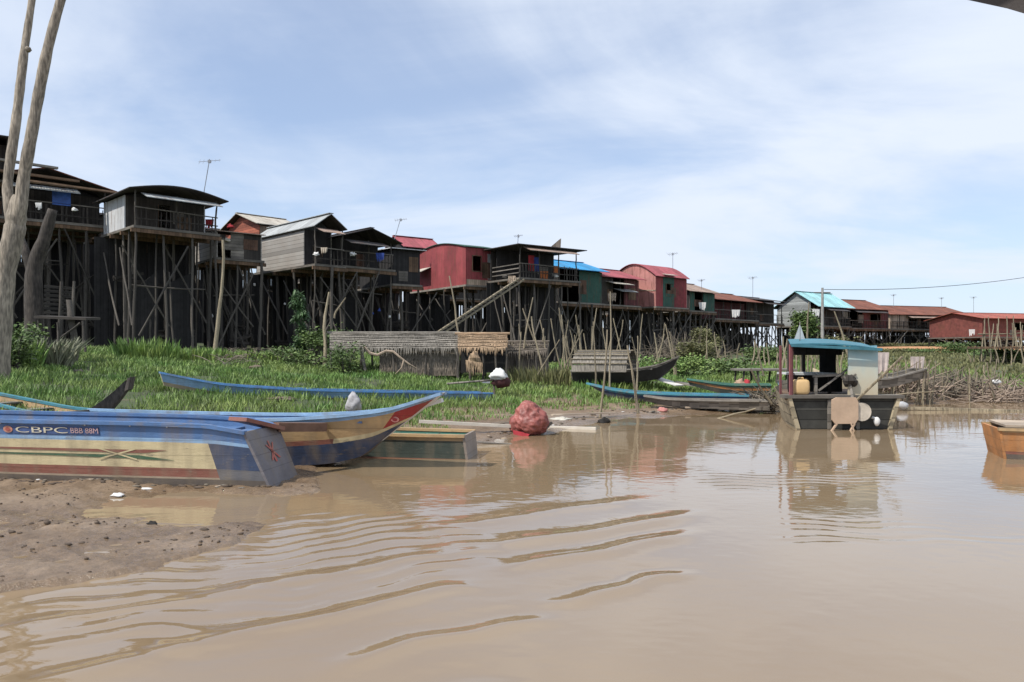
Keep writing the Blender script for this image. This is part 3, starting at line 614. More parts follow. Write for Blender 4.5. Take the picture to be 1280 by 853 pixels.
H['N'] = house('maroon walled house with a rust brown roof right of the turquoise roof', 1060, 1110, 86, 25, 410, 2.1, D=7, roof='gable_e', rise=1.35, rmat=m_rust, left=m_dwood, front=MATS['maroon_board'], bays=[(0, .35, 'open', None), (.35, 1, 'window', MATS['maroon_board'])], rail=1)
H['O'] = house('long open house under a rust red roof with a whitish side panel', 1113, 1212, 93, 18, 411, 1.7, D=8, roof='gable_e', rise=1.35, rmat=m_rust, left=m_tan, front=m_dwood, bays=[(0, .22, 'wall', m_tan), (.22, .8, 'open', None), (.8, 1, 'wall', MATS['maroon_board'])], rail=1)
m_brick = M('dull_red_sheet', (.17, .05, .04), kind='corr', pitch=.12)
H['P'] = house('bright red walled house at the right edge with a red roof', 1228, 1330, 80, 15, 421, 1.9, D=7, roof='gable_e', rise=.75, rmat=M('brick_roof', (.36, .10, .07), kind='corr', pitch=.12), left=m_brick, front=m_brick, bays=[(0, .3, 'wall', m_brick), (.3, .6, 'window', m_brick), (.6, 1, 'wall', m_brick)], ny=3)
# second row behind, glimpsed between the posts
for (lb, pc, pr, Y, dk) in (('back row house filling the gap between the lumber beam house and the white walled house', 60, 175, 46, 288), ('unpainted back row house behind the white walled house', 150, 290, 50, 300), ('back row house hidden behind the grey boarded house', 380, 500, 58, 352), ('back row house hidden behind the red metal walled house', 560, 690, 70, 372), ('back row house hidden behind the barrel roofed house', 760, 850, 78, 392), ('back row house on the far side of the grey balcony', 880, 960, 88, 403)):
    house(lb, pc, pr, Y, 40, dk, 1.2, D=5, roof='gable_e', rise=.5, brace=False, ny=3, rmat=m_darkroof)

# ------------------------------------------------------------------ television antennas
def antenna(px, y0, y1, Y, lean, label):
    a = at(px, y0, Y); b_ = at(px + lean, y1, Y); t = thing('tv_antenna', a, label, 'antenna', 'television antennas over the roofs')
    b = MB(); b.tube([a, b_], .022, m_metal, 5); b.build('mast', t)
    b = MB(); d = Vector((.8, .3, .15)).normalized(); h = b_ - Vector((0, 0, .1)); L_ = (b_ - a).length * .16 + .18
    b.tube([h - d * L_, h + d * L_], .012, m_metal, 4)
    for i in range(6):
        c = h + d * L_ * (-.9 + .36 * i); w = Vector((-.25, .85, .5)).normalized() * L_ * (.75 - .07 * i); b.tube([c - w, c + w], .010, m_metal, 4)
    b.box(h - Vector((.06, .06, .10)), (.12, 0, 0), (0, .12, 0), (0, 0, .14), m_metal)
    b.build('aerial', t)
for a in ((253, 252, 199, 39, 9, 'tall leaning antenna above the curved dark roof'), (493, 300, 273, 52, 8, 'antenna above the black hut with the white roof edge'), (647, 308, 293, 50, 1, 'small antenna on the flat roofed platform house'),
          (841, 345, 316, 64, 0, 'antenna over the barrel roofed house'), (877, 366, 349, 68, 0, 'antenna over the tan roof'), (941, 372, 346, 76, 0, 'thin antenna over the brown red roof'),
          (1117, 384, 368, 95, 0, 'antenna over the rust brown roof'), (1177, 386, 372, 100, 0, 'short antenna over the middle of the long rust red roof'), (1217, 392, 371, 100, 0, 'antenna between the long roof and the right edge house')):
    antenna(*a)

# utility pole and wire
up = thing('utility_pole', gnd(1028, 62), 'bare concrete pole standing before the turquoise roof', 'pole')
g = gnd(1028, 62, -.3); b = MB(); b.tube([g, at(1028, 360, 62)], [.16, .10], M('concrete', (.30, .29, .27)), 8); b.build('shaft', up)
b = MB(); b.beam(at(1018, 366, 62), at(1038, 366, 62), .08, .08, m_gwood); b.build('crossarm', up)
b = MB(); A = at(1030, 362, 62); B_ = at(1420, 318, 75); pts = []
for i in range(25):
    q = i / 24; p = A.lerp(B_, q); p.z -= 1.7 * 4 * q * (1 - q) * .6; pts.append(p)
b.tube(pts, .022, m_black, 4); b.build('power_line', label='thin sagging power line running right from the bare pole', cat='cable')

# ------------------------------------------------------------------ ladder plank and poles among the middle houses
a = at(545, 417, 42); b_ = at(648, 349, 46.5)
t = thing('gangway', a, 'long slanting gangway plank rising to the flat roofed platform', 'gangway')
b = MB(); b.beam(a, b_, .16, .09, m_bamboo); b.beam(a + Vector((.35, .3, 0)), b_ + Vector((.35, .3, 0)), .1, .09, m_bamboo); b.build('rail', t)
b = MB()
for i in range(22): p = a.lerp(b_, (i + .5) / 22); b.beam(p + Vector((-.05, -.04, .05)), p + Vector((.42, .36, .05)), .07, .03, m_gwood)
b.build('treads', t)
bp_lab = []
def bpole(x0, y0, x1, y1, Y, r, lbl, nm='bamboo_pole', lean=0, group='poles stuck in the bank'):
    a = at(x0, y0, Y); b_ = at(x1, y1, Y + lean); g = G(a.x, a.y); a.z = min(a.z, g - .1) if a.z > g - .1 and nm == 'bamboo_pole' else a.z
    return pole(nm, a, b_, r, None, BAMB, lbl, 'pole', group)
bpole(583, 478, 563, 345, 32, .05, 'tall thin pole before the tan thatched roof, bent at its top')
bpole(748, 540, 757, 412, 19.6, .035, 'thin pole at the water edge left of the crooked one')
bpole(762, 500, 761, 365, 24, .035, 'straight pole before the thatched boat cabin')
bpole(797, 525, 783, 432, 20.2, .045, 'crooked pole at the water edge before the thatched boat')
bpole(743, 480, 742, 402, 26, .035, 'short pole at the left end of the thatched boat')
bpole(797, 500, 797, 420, 24.5, .03, 'thin straight pole before the prow of the thatched boat')
bpole(1062, 440, 1040, 390, 55, .09, 'leaning pole beside the bare concrete pole')
bpole(405, 472, 413, 365, 30, .09, 'crooked grey tree stake at the left end of the long thatch shelter', 'wooden_stake')
bpole(418, 398, 432, 372, 30.2, .045, 'short forked stick tied to the grey tree stake', 'wooden_stake')
bpole(268, 452, 272, 300, 34, .10, 'tall forked post standing out before the left dark houses', 'wooden_stake')
bpole(852, 540, 945, 512, 19.5, .04, 'long mooring pole slanting down into the water by the pale plank', 'mooring_pole')
bpole(965, 505, 940, 460, 20.5, .035, 'thin pole slanting over the grey boats', 'mooring_pole')
bpole(955, 470, 944, 425, 30, .04, 'bent stick behind the grey boats', 'wooden_stake')
# leaning stick cluster right of the thatch
cl = [(640, 428, 672, 478), (655, 425, 690, 480), (683, 480, 668, 395), (668, 478, 676, 410), (705, 470, 690, 398), (712, 478, 698, 385), (692, 480, 655, 385), (676, 400, 690, 460), (722, 478, 702, 392), (650, 470, 652, 415), (700, 470, 728, 412), (664, 480, 700, 425), (648, 400, 668, 372), (734, 470, 745, 385), (688, 474, 684, 420), (656, 476, 648, 405)]
for k, (x0, y0, x1, y1) in enumerate(cl):
    Y = 30 + random.uniform(-1.5, 1.5)
    if y0 < y1: x0, y0, x1, y1 = x1, y1, x0, y0
    bpole(x0, y0 + 3, x1, y1, Y, random.uniform(.03, .05), 'dry stick leaning in the tangle right of the thatch shelter', group='leaning sticks right of the thatch shelter')

rr = random.Random(12)
for k in range(26):
    px = rr.uniform(700, 905); Y = rr.uniform(33, 42); x1_ = px + rr.uniform(-16, 16); bpole(px, HZ + 26 - rr.uniform(0, 6), x1_, rr.uniform(392, 425), Y, rr.uniform(.03, .05), 'thin dry pole leaning on the bank behind the thatched boat', group='thin poles leaning on the bank behind the thatched boat')
# ------------------------------------------------------------------ forked bare tree, left
m_bark = M('pale_bark', (.30, .255, .20), kind='bark', scale=1.3, var=.25)
Yt = 19.0
t = thing('bare_tree', gnd(-2, Yt), 'pale forked leafless tree trunk at the left edge', 'tree')
def tpts(l): return [at(x, y, Yt + dy) for x, y, dy in l]
b = MB(); g = gnd(-4, Yt, -.3)
def smoothpts(p, r, k=4):
    o = []; rr = []
    for i in range(len(p) - 1):
        for j in range(k):
            q = j / k; a_, b__, c_, d_ = p[max(i - 1, 0)], p[i], p[i + 1], p[min(i + 2, len(p) - 1)]
            o.append(.5 * ((2 * b__) + (c_ - a_) * q + (2 * a_ - 5 * b__ + 4 * c_ - d_) * q * q + (3 * b__ - a_ - 3 * c_ + d_) * q ** 3)); rr.append(r[i] * (1 - q) + r[i + 1] * q)
    o.append(p[-1]); rr.append(r[-1]); rr = [v * (1 + .05 * math.sin(i * 2.1) + .03 * math.sin(i * 5.3)) for i, v in enumerate(rr)]; return o, rr
P_, r_ = smoothpts([g, *tpts([(0, 400, 0), (7, 340, 0), (18, 290, 0), (20, 272, 0), (25, 245, 0)])], [.30, .26, .235, .235, .23, .16]); b.tube(P_, r_, m_bark, 12); b.build('trunk', t, smooth=True)
b = MB(); P_, r_ = smoothpts(tpts([(17, 290, 0), (11, 255, .0), (10, 225, .1), (19, 160, .2), (25, 110, .3), (31, 60, .3), (40, 0, .4), (52, -90, .6), (40, -170, .8)]), [.16, .12, .115, .11, .105, .095, .078, .06, .03]); b.tube(P_, r_, m_bark, 10); b.build('limb', t, smooth=True)
b = MB(); P_, r_ = smoothpts(tpts([(19, 295, 0), (26, 255, -.1), (30, 220, -.1), (40, 165, -.2), (48, 120, -.2), (60, 60, -.3), (76, 0, -.3), (105, -100, -.4), (118, -190, -.5)]), [.18, .145, .14, .13, .125, .118, .10, .08, .04]); b.tube(P_, r_, m_bark, 10); b.build('limb', t, smooth=True)
for (a_, c_) in (((52, -90, .6), (10, -160, 0)), ((100, -85, -.4), (150, -170, .5)), ((110, -130, -.4), (80, -210, 0))):
    b = MB(); P0 = at(a_[0], a_[1], Yt + a_[2]); P1 = at(c_[0], c_[1], Yt + c_[2]); b.tube([P0, P0.lerp(P1, .5) + Vector((.1, .1, 0)), P1], [.05, .035, .012], m_bark, 6); b.build('branch', t, smooth=True)
for (x, y) in ((35, 62), (45, 140), (66, 30)):
    b = MB(); b.ell(at(x, y, Yt - .2), (.07, .09, .07), m_bark, 8, 6, .3); b.build('knot', t, smooth=True)
# dark leaning trunk behind
t = thing('dead_tree', gnd(48, 27), 'dark leaning dead trunk under the house behind the forked tree', 'tree')
b = MB(); P_, r_ = smoothpts([gnd(45, 27, -.2), *tpts([(0, 0, 0)])[:0], at(42, 345, 27), at(55, 300, 27), at(66, 262, 27)], [.4, .26, .22, .15]); b.tube(P_, r_, M('dark_bark', (.055, .045, .037), kind='bark'), 9); b.build('trunk', t, smooth=True)
b = MB(); P_, r_ = smoothpts([at(42, 350, 27), at(30, 310, 27), at(22, 285, 27.5)], [.18, .14, .08]); b.tube(P_, r_, MATS['dark_bark'], 8); b.build('limb', t, smooth=True)
# bench / old cart planks behind trees
t = thing('wooden_pen', gnd(80, 26), 'slatted wooden animal pen under the house at the far left', 'pen')
p0 = gnd(55, 26.5)
b = MB()
for i in range(8): b.beam(at(55, 358 + i * 5.5, 27), at(92, 361 + i * 5.2, 27.5), .05, .10, m_dwoodh)
b.build('slat_panel', t)
for px in (55, 75, 92): pole('post', gnd(px, 27, -.2), at(px, 352, 27.1), .06, t)
t = thing('broken_table', gnd(75, 25), 'collapsed plank table leaning in the weeds below the slatted pen', 'table')
b = MB(); b.box(at(42, 398, 25), (1.55, .3, -.05), (0, .9, .05), (0, 0, .08), m_dwoodh); b.build('table_top', t)
for a_ in ((45, 400, 48, 445), (100, 402, 107, 440), (72, 403, 72, 445), (98, 403, 60, 436)): pole('leg', at(a_[2], a_[3], 25.2), at(a_[0], a_[1], 25.2), .045, t)
pole('leg', gnd(94, 25.5, -.2), at(95, 375, 25.5), .12, t)

# ------------------------------------------------------------------ boats
def boat(name, label, S, B, st, bands, mats, cat='boat', group='boats along the bank', inner=None, rail=None, thw=3, th=.03, side_off=None):
    """S stern, B bow on the ground plan (Vector xy, z = keel); st = stations (t, half width top, half width bottom, z top, z bottom, forward shift of the top)"""
    S = Vector(S); B = Vector(B); d = (B - S); Ln = d.length; d.normalize(); n = Vector((d.y, -d.x, 0)).normalized()
    t = thing(name, S.lerp(B, .5), label, cat, group)
    K = 5
    fine = []
    for i in range(len(st) - 1):
        for j in range(K):
            q = j / K; fine.append([st[i][k] * (1 - q) + st[i + 1][k] * q for k in range(6)])
    fine.append(list(st[-1]))
    A = np.array(fine)
    for _ in range(2): A[1:-1] = (A[:-2] + 2 * A[1:-1] + A[2:]) / 4
    def pt(i, f, sg, off=0.0):   # f: 0 bottom, 1 top
        tt, wt, wb, zt, zb, sh = A[i]; w = wb + (wt - wb) * (f ** .8)
        return S + d * (tt * Ln + sh * f) + n * sg * (w + off) + Vector((0, 0, zb + (zt - zb) * f))
    b = MB(); nA = len(A)
    for i in range(nA - 1):
        for sg in (-1, 1):
            for (f0, f1, m) in bands:
                m_ = m(A[i][0]) if callable(m) else m
                q = [pt(i, f0, sg), pt(i + 1, f0, sg), pt(i + 1, f1, sg), pt(i, f1, sg)]
                b.face(q if sg == 1 else q[::-1], m_)
        b.face([pt(i, 0, -1), pt(i + 1, 0, -1), pt(i + 1, 0, 1), pt(i, 0, 1)], bands[0][2] if not callable(bands[0][2]) else mats['bottom'])
    b.build('hull', t)
    inn = inner or m_gwood; b = MB()
    for i in range(nA - 1):
        for sg in (-1, 1):
            q = [pt(i, .12, sg, -th), pt(i + 1, .12, sg, -th), pt(i + 1, 1, sg, -th), pt(i, 1, sg, -th)]; b.face(q[::-1] if sg == 1 else q, inn)
        b.face([pt(i, .12, 1, -th), pt(i + 1, .12, 1, -th), pt(i + 1, .12, -1, -th), pt(i, .12, -1, -th)][::-1], inn)
    b.build('inner_planking', t)
    rl = rail or m_gwood
    for sg in (-1, 1):
        b = MB()
        for i in range(nA - 1):
            p, q = pt(i, 1, sg), pt(i + 1, 1, sg); w = n * sg
            b.hexa([p - w * .05 - Vector((0, 0, .03)), q - w * .05 - Vector((0, 0, .03)), q + w * .035 - Vector((0, 0, .03)), p + w * .035 - Vector((0, 0, .03)), p - w * .05 + Vector((0, 0, .015)), q - w * .05 + Vector((0, 0, .015)), q + w * .035 + Vector((0, 0, .015)), p + w * .035 + Vector((0, 0, .015))], rl)
        b.build('gunwale', t)
    b = MB(); fs = [0, .25, .5, .75, 1]
    for f0, f1 in zip(fs[:-1], fs[1:]):
        q = [pt(0, f0, -1, .01), pt(0, f0, 1, .01), pt(0, f1, 1, .01), pt(0, f1, -1, .01)]; b.face(q, mats.get('transom', m_gwood)); b.face([v + d * .04 for v in q][::-1], mats.get('transom', m_gwood))
        for sg in (-1, 1): p, q_ = pt(0, f0, sg, .01), pt(0, f1, sg, .01); b.face([p, q_, q_ + d * .04, p + d * .04], mats.get('transom', m_gwood))
    p, q_ = pt(0, 1, -1, .01), pt(0, 1, 1, .01); b.face([p, q_, q_ + d * .04, p + d * .04], mats.get('transom', m_gwood))
    b.build('transom', t)
    if A[-1][1] > .03:
        b = MB(); q = [pt(nA - 1, 0, -1), pt(nA - 1, 0, 1), pt(nA - 1, 1, 1), pt(nA - 1, 1, -1)]; b.face(q[::-1], mats.get('bow', rl)); b.face([v - d * .05 for v in q], mats.get('bow', rl)); b.build('bow_board', t)
    for k in range(thw):
        i = int((.12 + .7 * (k + .5) / max(1, thw)) * nA); p = pt(i, .82, -1, -.03); q = pt(i, .82, 1, -.03); b = MB(); b.box(p, q - p, d * .22, (0, 0, .03), mats.get('thwart', m_gwood)); b.build('thwart', t)
    return t, pt, A, d, n
pc = lambda n, c, **k: M(n, c, rough=k.pop('rough', .6), var=k.pop('var', .22), scale=k.pop('scale', 2.5), bump=.2, kind='paint', **k)
p_blue = pc('blue_boat_paint', (.075, .155, .32)); p_lblue = pc('light_blue_boat_paint', (.24, .38, .56)); p_dblue = pc('dark_blue_boat_paint', (.035, .055, .11))
p_cream = pc('cream_boat_paint', (.56, .47, .28), var=.16); p_brown = pc('brown_boat_paint', (.22, .085, .06)); p_tan = pc('tan_boat_paint', (.33, .26, .19)); p_keel = pc('keel_grey', (.11, .09, .075))
p_red = pc('red_boat_paint', (.30, .03, .03)); p_green = pc('green_boat_paint', (.05, .16, .12)); p_dgreen = pc('dull_green_boat_paint', (.05, .065, .055)); p_orange = pc('orange_boat_paint', (.42, .18, .06), var=.4)
p_slate = pc('slate_boat_paint', (.12, .12, .13)); p_yel = pc('yellow_boat_paint', (.55, .42, .16)); p_turq = pc('turquoise_boat_paint', (.055, .22, .28)); p_ochre = pc('ochre_boat_paint', (.42, .28, .14))

# B1: big blue and cream boat, stern to the right
S1 = at(357, 603, 9.85); S1.z = .0; B1 = Vector((-10.6, 10.9, .05))
zt = .80
def stern_paint(m, lim=.072): return lambda tt: (m if tt > lim else p_dblue)  # dark blue painted section of the side near the stern
t1, pt1, A1, d1, n1_ = boat('wooden_boat', 'large wooden boat with blue top strake and cream side, stern toward the river', S1, B1,
    [(0, .46, .40, zt - .10, .0, .32), (.04, .50, .44, zt - .05, .0, .30), (.072, .52, .46, zt - .02, 0, .25), (.2, .58, .5, zt, .0, .1), (.5, .62, .52, zt, .0, 0), (.8, .5, .35, zt + .02, .03, 0), (1, .12, .06, zt + .45, .45, .2)],
    [(0, .13, lambda tt: p_keel), (.13, .16, lambda tt: p_tan if tt > .072 else p_slate), (.16, .30, lambda tt: p_brown if tt > .072 else p_slate), (.30, .71, stern_paint(p_cream)), (.71, .77, lambda tt: p_lblue), (.77, 1, lambda tt: p_blue)],
    dict(bottom=p_keel, transom=pc('grey_transom_paint', (.16, .15, .16)), bow=p_red, thwart=p_blue), inner=p_blue, rail=p_blue, thw=5)
# painted arrows, band and lettering on its near side. sign of the near side:
near = 1 if n1_.y < 0 else -1
def on1(tt, f, off=.006):
    i = np.searchsorted(A1[:, 0], tt) - 1; i = max(0, min(len(A1) - 2, i)); q = (tt - A1[i, 0]) / (A1[i + 1, 0] - A1[i, 0]); return pt1(i, f, near, off).lerp(pt1(i + 1, f, near, off), q)
def decal(poly, m, name, off=.006):
    # poly: list of (top chain pts, bottom chain pts) strips
    b = MB()
    for (t0, lo0, hi0), (t1_, lo1, hi1) in zip(poly[:-1], poly[1:]):
        n_ = max(1, int((t1_ - t0) / .02))
        for k in range(n_):
            a0 = k / n_; a1 = (k + 1) / n_
            ta, tb = t0 + (t1_ - t0) * a0, t0 + (t1_ - t0) * a1
            la, lb = lo0 + (lo1 - lo0) * a0, lo0 + (lo1 - lo0) * a1; ha, hb = hi0 + (hi1 - hi0) * a0, hi0 + (hi1 - hi0) * a1
            b.face([on1(ta, la, off), on1(tb, lb, off), on1(tb, hb, off), on1(ta, ha, off)], m)
    return b.build(name, t1)
# px to t: t grows to the left
def tpx(px): # solve along keel-ish
    X0, Y0 = S1.x, S1.y; k = (px - 640) / F; dd = d1; L1 = (B1 - S1).length
    a = (k * (Y0 - .5) - X0) / (dd.x - k * dd.y); return max(.0, a / L1)
decal([(tpx(225), .575, .58), (tpx(197), .53, .585), (tpx(180), .525, .575), (tpx(60), .54, .575), (tpx(-60), .55, .57)], p_brown, 'painted_arrow')
decal([(tpx(232), .42, .425), (tpx(197), .425, .475), (tpx(188), .435, .49), (tpx(60), .46, .49), (tpx(-60), .465, .485)], pc('dark_green_line', (.05, .11, .06)), 'painted_arrow')
for (xa, fa, xb, fb) in ((137, .59, 185, .42), (137, .42, 185, .59)):
    b = MB(); 
    for k in range(8):
        q0, q1 = k / 8, (k + 1) / 8; ta, tb = tpx(xa + (xb - xa) * q0), tpx(xa + (xb - xa) * q1); fa0, fa1 = fa + (fb - fa) * q0, fa + (fb - fa) * q1
        b.face([on1(ta, fa0 - .012, .010), on1(tb, fa1 - .012, .010), on1(tb, fa1 + .012, .010), on1(ta, fa0 + .012, .010)], p_cream)
    b.build('painted_cross', t1)
def letters(txt, px0, px1, f0, f1, m, par, on, tp, name):
    cu = bpy.data.curves.new(name, 'FONT'); cu.body = txt; ob = bpy.data.objects.new(name, cu); me = bpy.data.meshes.new_from_object(ob); bpy.data.objects.remove(ob)
    co = np.array([v.co[:] for v in me.vertices]); mn, mxx_ = co.min(0), co.max(0); o0 = world_loc(par)
    for v in me.vertices:
        q = (v.co.x - mn[0]) / (mxx_[0] - mn[0]); r = (v.co.y - mn[1]) / (mxx_[1] - mn[1]); v.co = on(tp(px0 + (px1 - px0) * q), f0 + (f1 - f0) * r, .014) - o0
    me.materials.clear(); me.materials.append(m); me.name = name
    for p in me.polygons: p.material_index = 0
    o2 = bpy.data.objects.new(name, me); col.objects.link(o2); o2.parent = par; return o2
cream_l = pc('lettering_cream', (.62, .58, .45)); dk_l = pc('lettering_shadow', (.05, .05, .09)); red_l = pc('lettering_red', (.40, .10, .08))
decal([(tpx(142), .80, .925), (tpx(32), .80, .925)], M('lettering_ground', (.05, .085, .2), rough=.6), 'lettering_panel', .007)
letters('CBPC', 36, 102, .815, .91, cream_l, t1, on1, tpx, 'lettering')
letters('BBB 88M', 106, 141, .82, .905, pc('lettering_pink', (.5, .33, .33)), t1, on1, tpx, 'lettering')
b = MB(); cc = [(tpx(26 + 6 * math.cos(q)), .862 + .055 * math.sin(q)) for q in np.linspace(0, 6.283, 17)[:-1]]
b.face([on1(a_, f_, .012) for a_, f_ in cc], pc('emblem_pink', (.55, .25, .18))); b.build('round_emblem', t1)
b = MB(); cc = [(tpx(26 + 3 * math.cos(q)), .862 + .028 * math.sin(q)) for q in np.linspace(0, 6.283, 13)[:-1]]
b.face([on1(a_, f_, .018) for a_, f_ in cc], red_l); b.build('round_emblem', t1)
for px in (17, 125, 183, 233): b = MB(); b.ell(on1(tpx(px), .955, .01), (.012, .012, .012), m_clothw, 6, 4); b.build('bolt', t1)

b = MB()
def onT(q, f): return pt1(0, f, -near, .0).lerp(pt1(0, f, near, .0), q) - d1 * .012
for (q0, f0, q1, f1) in ((.35, .45, .62, .72), (.6, .44, .40, .74), (.30, .60, .70, .58), (.5, .4, .52, .78)):
    b.face([onT(q0 - .03, f0), onT(q0 + .03, f0), onT(q1 + .02, f1), onT(q1 - .02, f1)], red_l)
b.build('painted_mark', t1)
# B2 behind it, red prow to the right
S2 = Vector((-7.4, 12.6, .05)); B2 = Vector((-1.9, 11.15, .0))
def b2side(tt): return p_red if tt > .93 else (p_ochre if tt > .3 else p_ochre)
t2, pt2, A2, d2, n2_ = boat('wooden_boat', 'blue edged wooden boat with a raised dark red prow and a painted eye', S2, B2,
    [(0, .5, .4, .66, 0, 0), (.3, .58, .45, .66, 0, 0), (.6, .56, .42, .68, 0, 0), (.75, .50, .34, .71, 0, .05), (.87, .38, .20, .78, .05, .25), (.95, .26, .10, .88, .16, .5), (1, .10, .03, 1.12, .40, .95)],
    [(0, .42, lambda tt: p_dblue if tt > .2 else p_keel), (.42, .52, lambda tt: p_brown if tt < .86 else p_cream), (.52, .88, lambda tt: p_tan if tt < .6 else (p_ochre if tt < .955 else p_red)), (.88, 1, lambda tt: p_lblue)],  # dark blue of the lowest band stands in for shadow on the lower hull
    dict(bottom=p_keel, bow=m_clothw, thwart=p_blue), inner=p_blue, rail=p_lblue, thw=3)
nr2 = 1 if n2_.y < 0 else -1
i = len(A2) - 4; pe = pt2(i, .66, nr2, .012)
b = MB()
for (rr, m, o) in ((.05, pc('eye_pink', (.6, .25, .2)), .012), (.03, p_red, .02)):
    b.face([pe + d2 * rr * 1.3 * math.cos(q) + Vector((0, 0, rr * .8 * math.sin(q))) + n2_ * nr2 * o for q in np.linspace(0, 6.283, 15)[:-1]], m)
b.build('painted_eye', t2)
b = MB(); a_, b__ = at(552, 501, 11.0), at(528, 510, 11.05); b.beam(a_ + Vector((0, .1, 0)), b__ + Vector((0, .08, .02)), .16, .06, m_clothw); b.build('prow_cap', t2)
# brown board lying over both sterns
b = MB(); p0 = at(297, 524, 9.75); p1 = at(345, 535, 10.3); p2 = at(405, 534, 10.9)
b.beam(p0, p1, .34, .05, p_brown); b.beam(p1 + Vector((0, 0, .01)), p2, .14, .12, M('brown_grip', (.16, .09, .06)))
b.build('rudder_board', label='long brown board lying across the stern of the large cream sided boat', cat='board')
# B3 green punt
S3 = Vector((-.62, 12.35, -.12)); B3 = Vector((-4.2, 12.9, -.1))
t3, pt3, A3, d3, n3_ = boat('wooden_boat', 'square ended dull green boat with an orange brown rim under the red prow', S3, B3,
    [(0, .42, .36, .50, 0, .06), (.3, .46, .38, .50, 0, 0), (.7, .44, .34, .52, 0, 0), (1, .15, .1, .7, .2, 0)],
    [(0, .25, p_brown), (.25, .82, p_dgreen), (.82, .92, p_ochre), (.92, 1, p_orange)], dict(bottom=p_keel, transom=pc('weathered_transom', (.26, .22, .19)), thwart=p_green), inner=p_green, rail=p_ochre, thw=3)
# B4 yellow green prow left, and dark heavy prow
t4, *_ = boat('wooden_boat', 'yellow and green painted boat tip in the grass at the left edge', Vector((-6.2, 13.1, .18)), Vector((-11.0, 14.2, .24)),
    [(0, .4, .3, .42, 0, 0), (.2, .45, .34, .42, 0, 0), (.42, .5, .34, .46, 0, 0), (.6, .42, .3, .60, .1, 0), (1, .1, .05, .98, .5, .3)], [(0, .4, p_red), (.4, .7, p_green), (.7, 1, p_yel)], dict(bottom=p_red), inner=p_ochre, rail=p_turq, thw=5)
m_canoe = M('old_canoe_wood', (.085, .07, .058), kind='bark', var=.3, scale=2)
t4b = thing('canoe', Vector((-7.0, 13.2, .3)), 'old dark wooden canoe with a thick upturned prow in the grass', 'canoe', 'boats along the bank')
b = MB(); a0 = Vector((-9.6, 13.6, .42)); secs = []
for q in np.linspace(0, 1, 12):
    px = 20 + 140 * q; w = .42 * (1 - q) + .09; ztp = .62 + (.0 if q < .6 else (q - .6) ** 1.5 * 2.3); zbt = .28 + (0 if q < .6 else (q - .6) ** 1.4 * 2.7)
    X = (px - 640) / F * 13.4; secs.append((X, w, ztp, zbt))
for (x0, w0, t0_, b0_), (x1, w1, t1__, b1_) in zip(secs[:-1], secs[1:]):
    for sg in (-1, 1):
        b.face([(x0, 13.4 + sg * w0 * .6, b0_), (x1, 13.4 + sg * w1 * .6, b1_), (x1, 13.4 + sg * w1, t1__), (x0, 13.4 + sg * w0, t0_)], m_canoe)
        b.face([(x0, 13.4 + sg * w0 * .5, b0_ + .08), (x1, 13.4 + sg * w1 * .5, b1_ + .08), (x1, 13.4 + sg * (w1 - .05), t1__), (x0, 13.4 + sg * (w0 - .05), t0_)], m_canoe)
        b.face([(x0, 13.4 + sg * w0, t0_), (x1, 13.4 + sg * w1, t1__), (x1, 13.4 + sg * (w1 - .05), t1__), (x0, 13.4 + sg * (w0 - .05), t0_)], m_canoe)
    b.face([(x0, 13.4 - w0 * .6, b0_), (x1, 13.4 - w1 * .6, b1_), (x1, 13.4 + w1 * .6, b1_), (x0, 13.4 + w0 * .6, b0_)], m_canoe)
x1, w1, t1__, b1_ = secs[-1]; b.box((x1 - .02, 13.4 - w1, b1_ - .02), (.06, 0, .03), (0, 2 * w1, 0), (.05, 0, t1__ - b1_ + .05), m_canoe)
b.build('hull', t4b)
# B5 long blue boat in the grass
t5, *_ = boat('wooden_boat', 'long low bright blue boat lying in the grass before the thatch shelter', gnd(608, hit(608, 500), -.08), gnd(205, hit(230, 492), -.10),
    [(0, .40, .32, .30, .0, 0), (.3, .5, .36, .28, 0, 0), (.6, .5, .36, .28, 0, 0), (.85, .34, .2, .36, .05, 0), (1, .12, .05, .62, .3, .1)], [(0, .3, p_tan), (.3, 1, p_lblue)], dict(bottom=p_tan, bow=p_cream), inner=pc('bright_blue_boat_paint', (.04, .18, .55)), rail=pc('sky_blue_rail', (.12, .30, .62)), thw=5)
# B6 turquoise and blue
t6, *_ = boat('wooden_boat', 'turquoise and blue boat with a slim dark prow, beached before the thatched boat', Vector((6.9, 22.0, .15)), gnd(745, hit(745, 499), .0),
    [(0, .4, .32, .30, 0, 0), (.4, .46, .34, .26, 0, 0), (.7, .42, .28, .26, 0, 0), (.88, .26, .14, .32, .04, 0), (1, .06, .03, .48, .3, .3)], [(0, .35, p_slate), (.35, .7, p_dblue), (.7, 1, lambda tt: p_blue if tt < .6 else (p_turq if tt < .88 else p_keel))], dict(bottom=p_slate, thwart=p_blue), inner=pc('mid_blue_boat_paint', (.05, .20, .50)), rail=p_turq, thw=4)
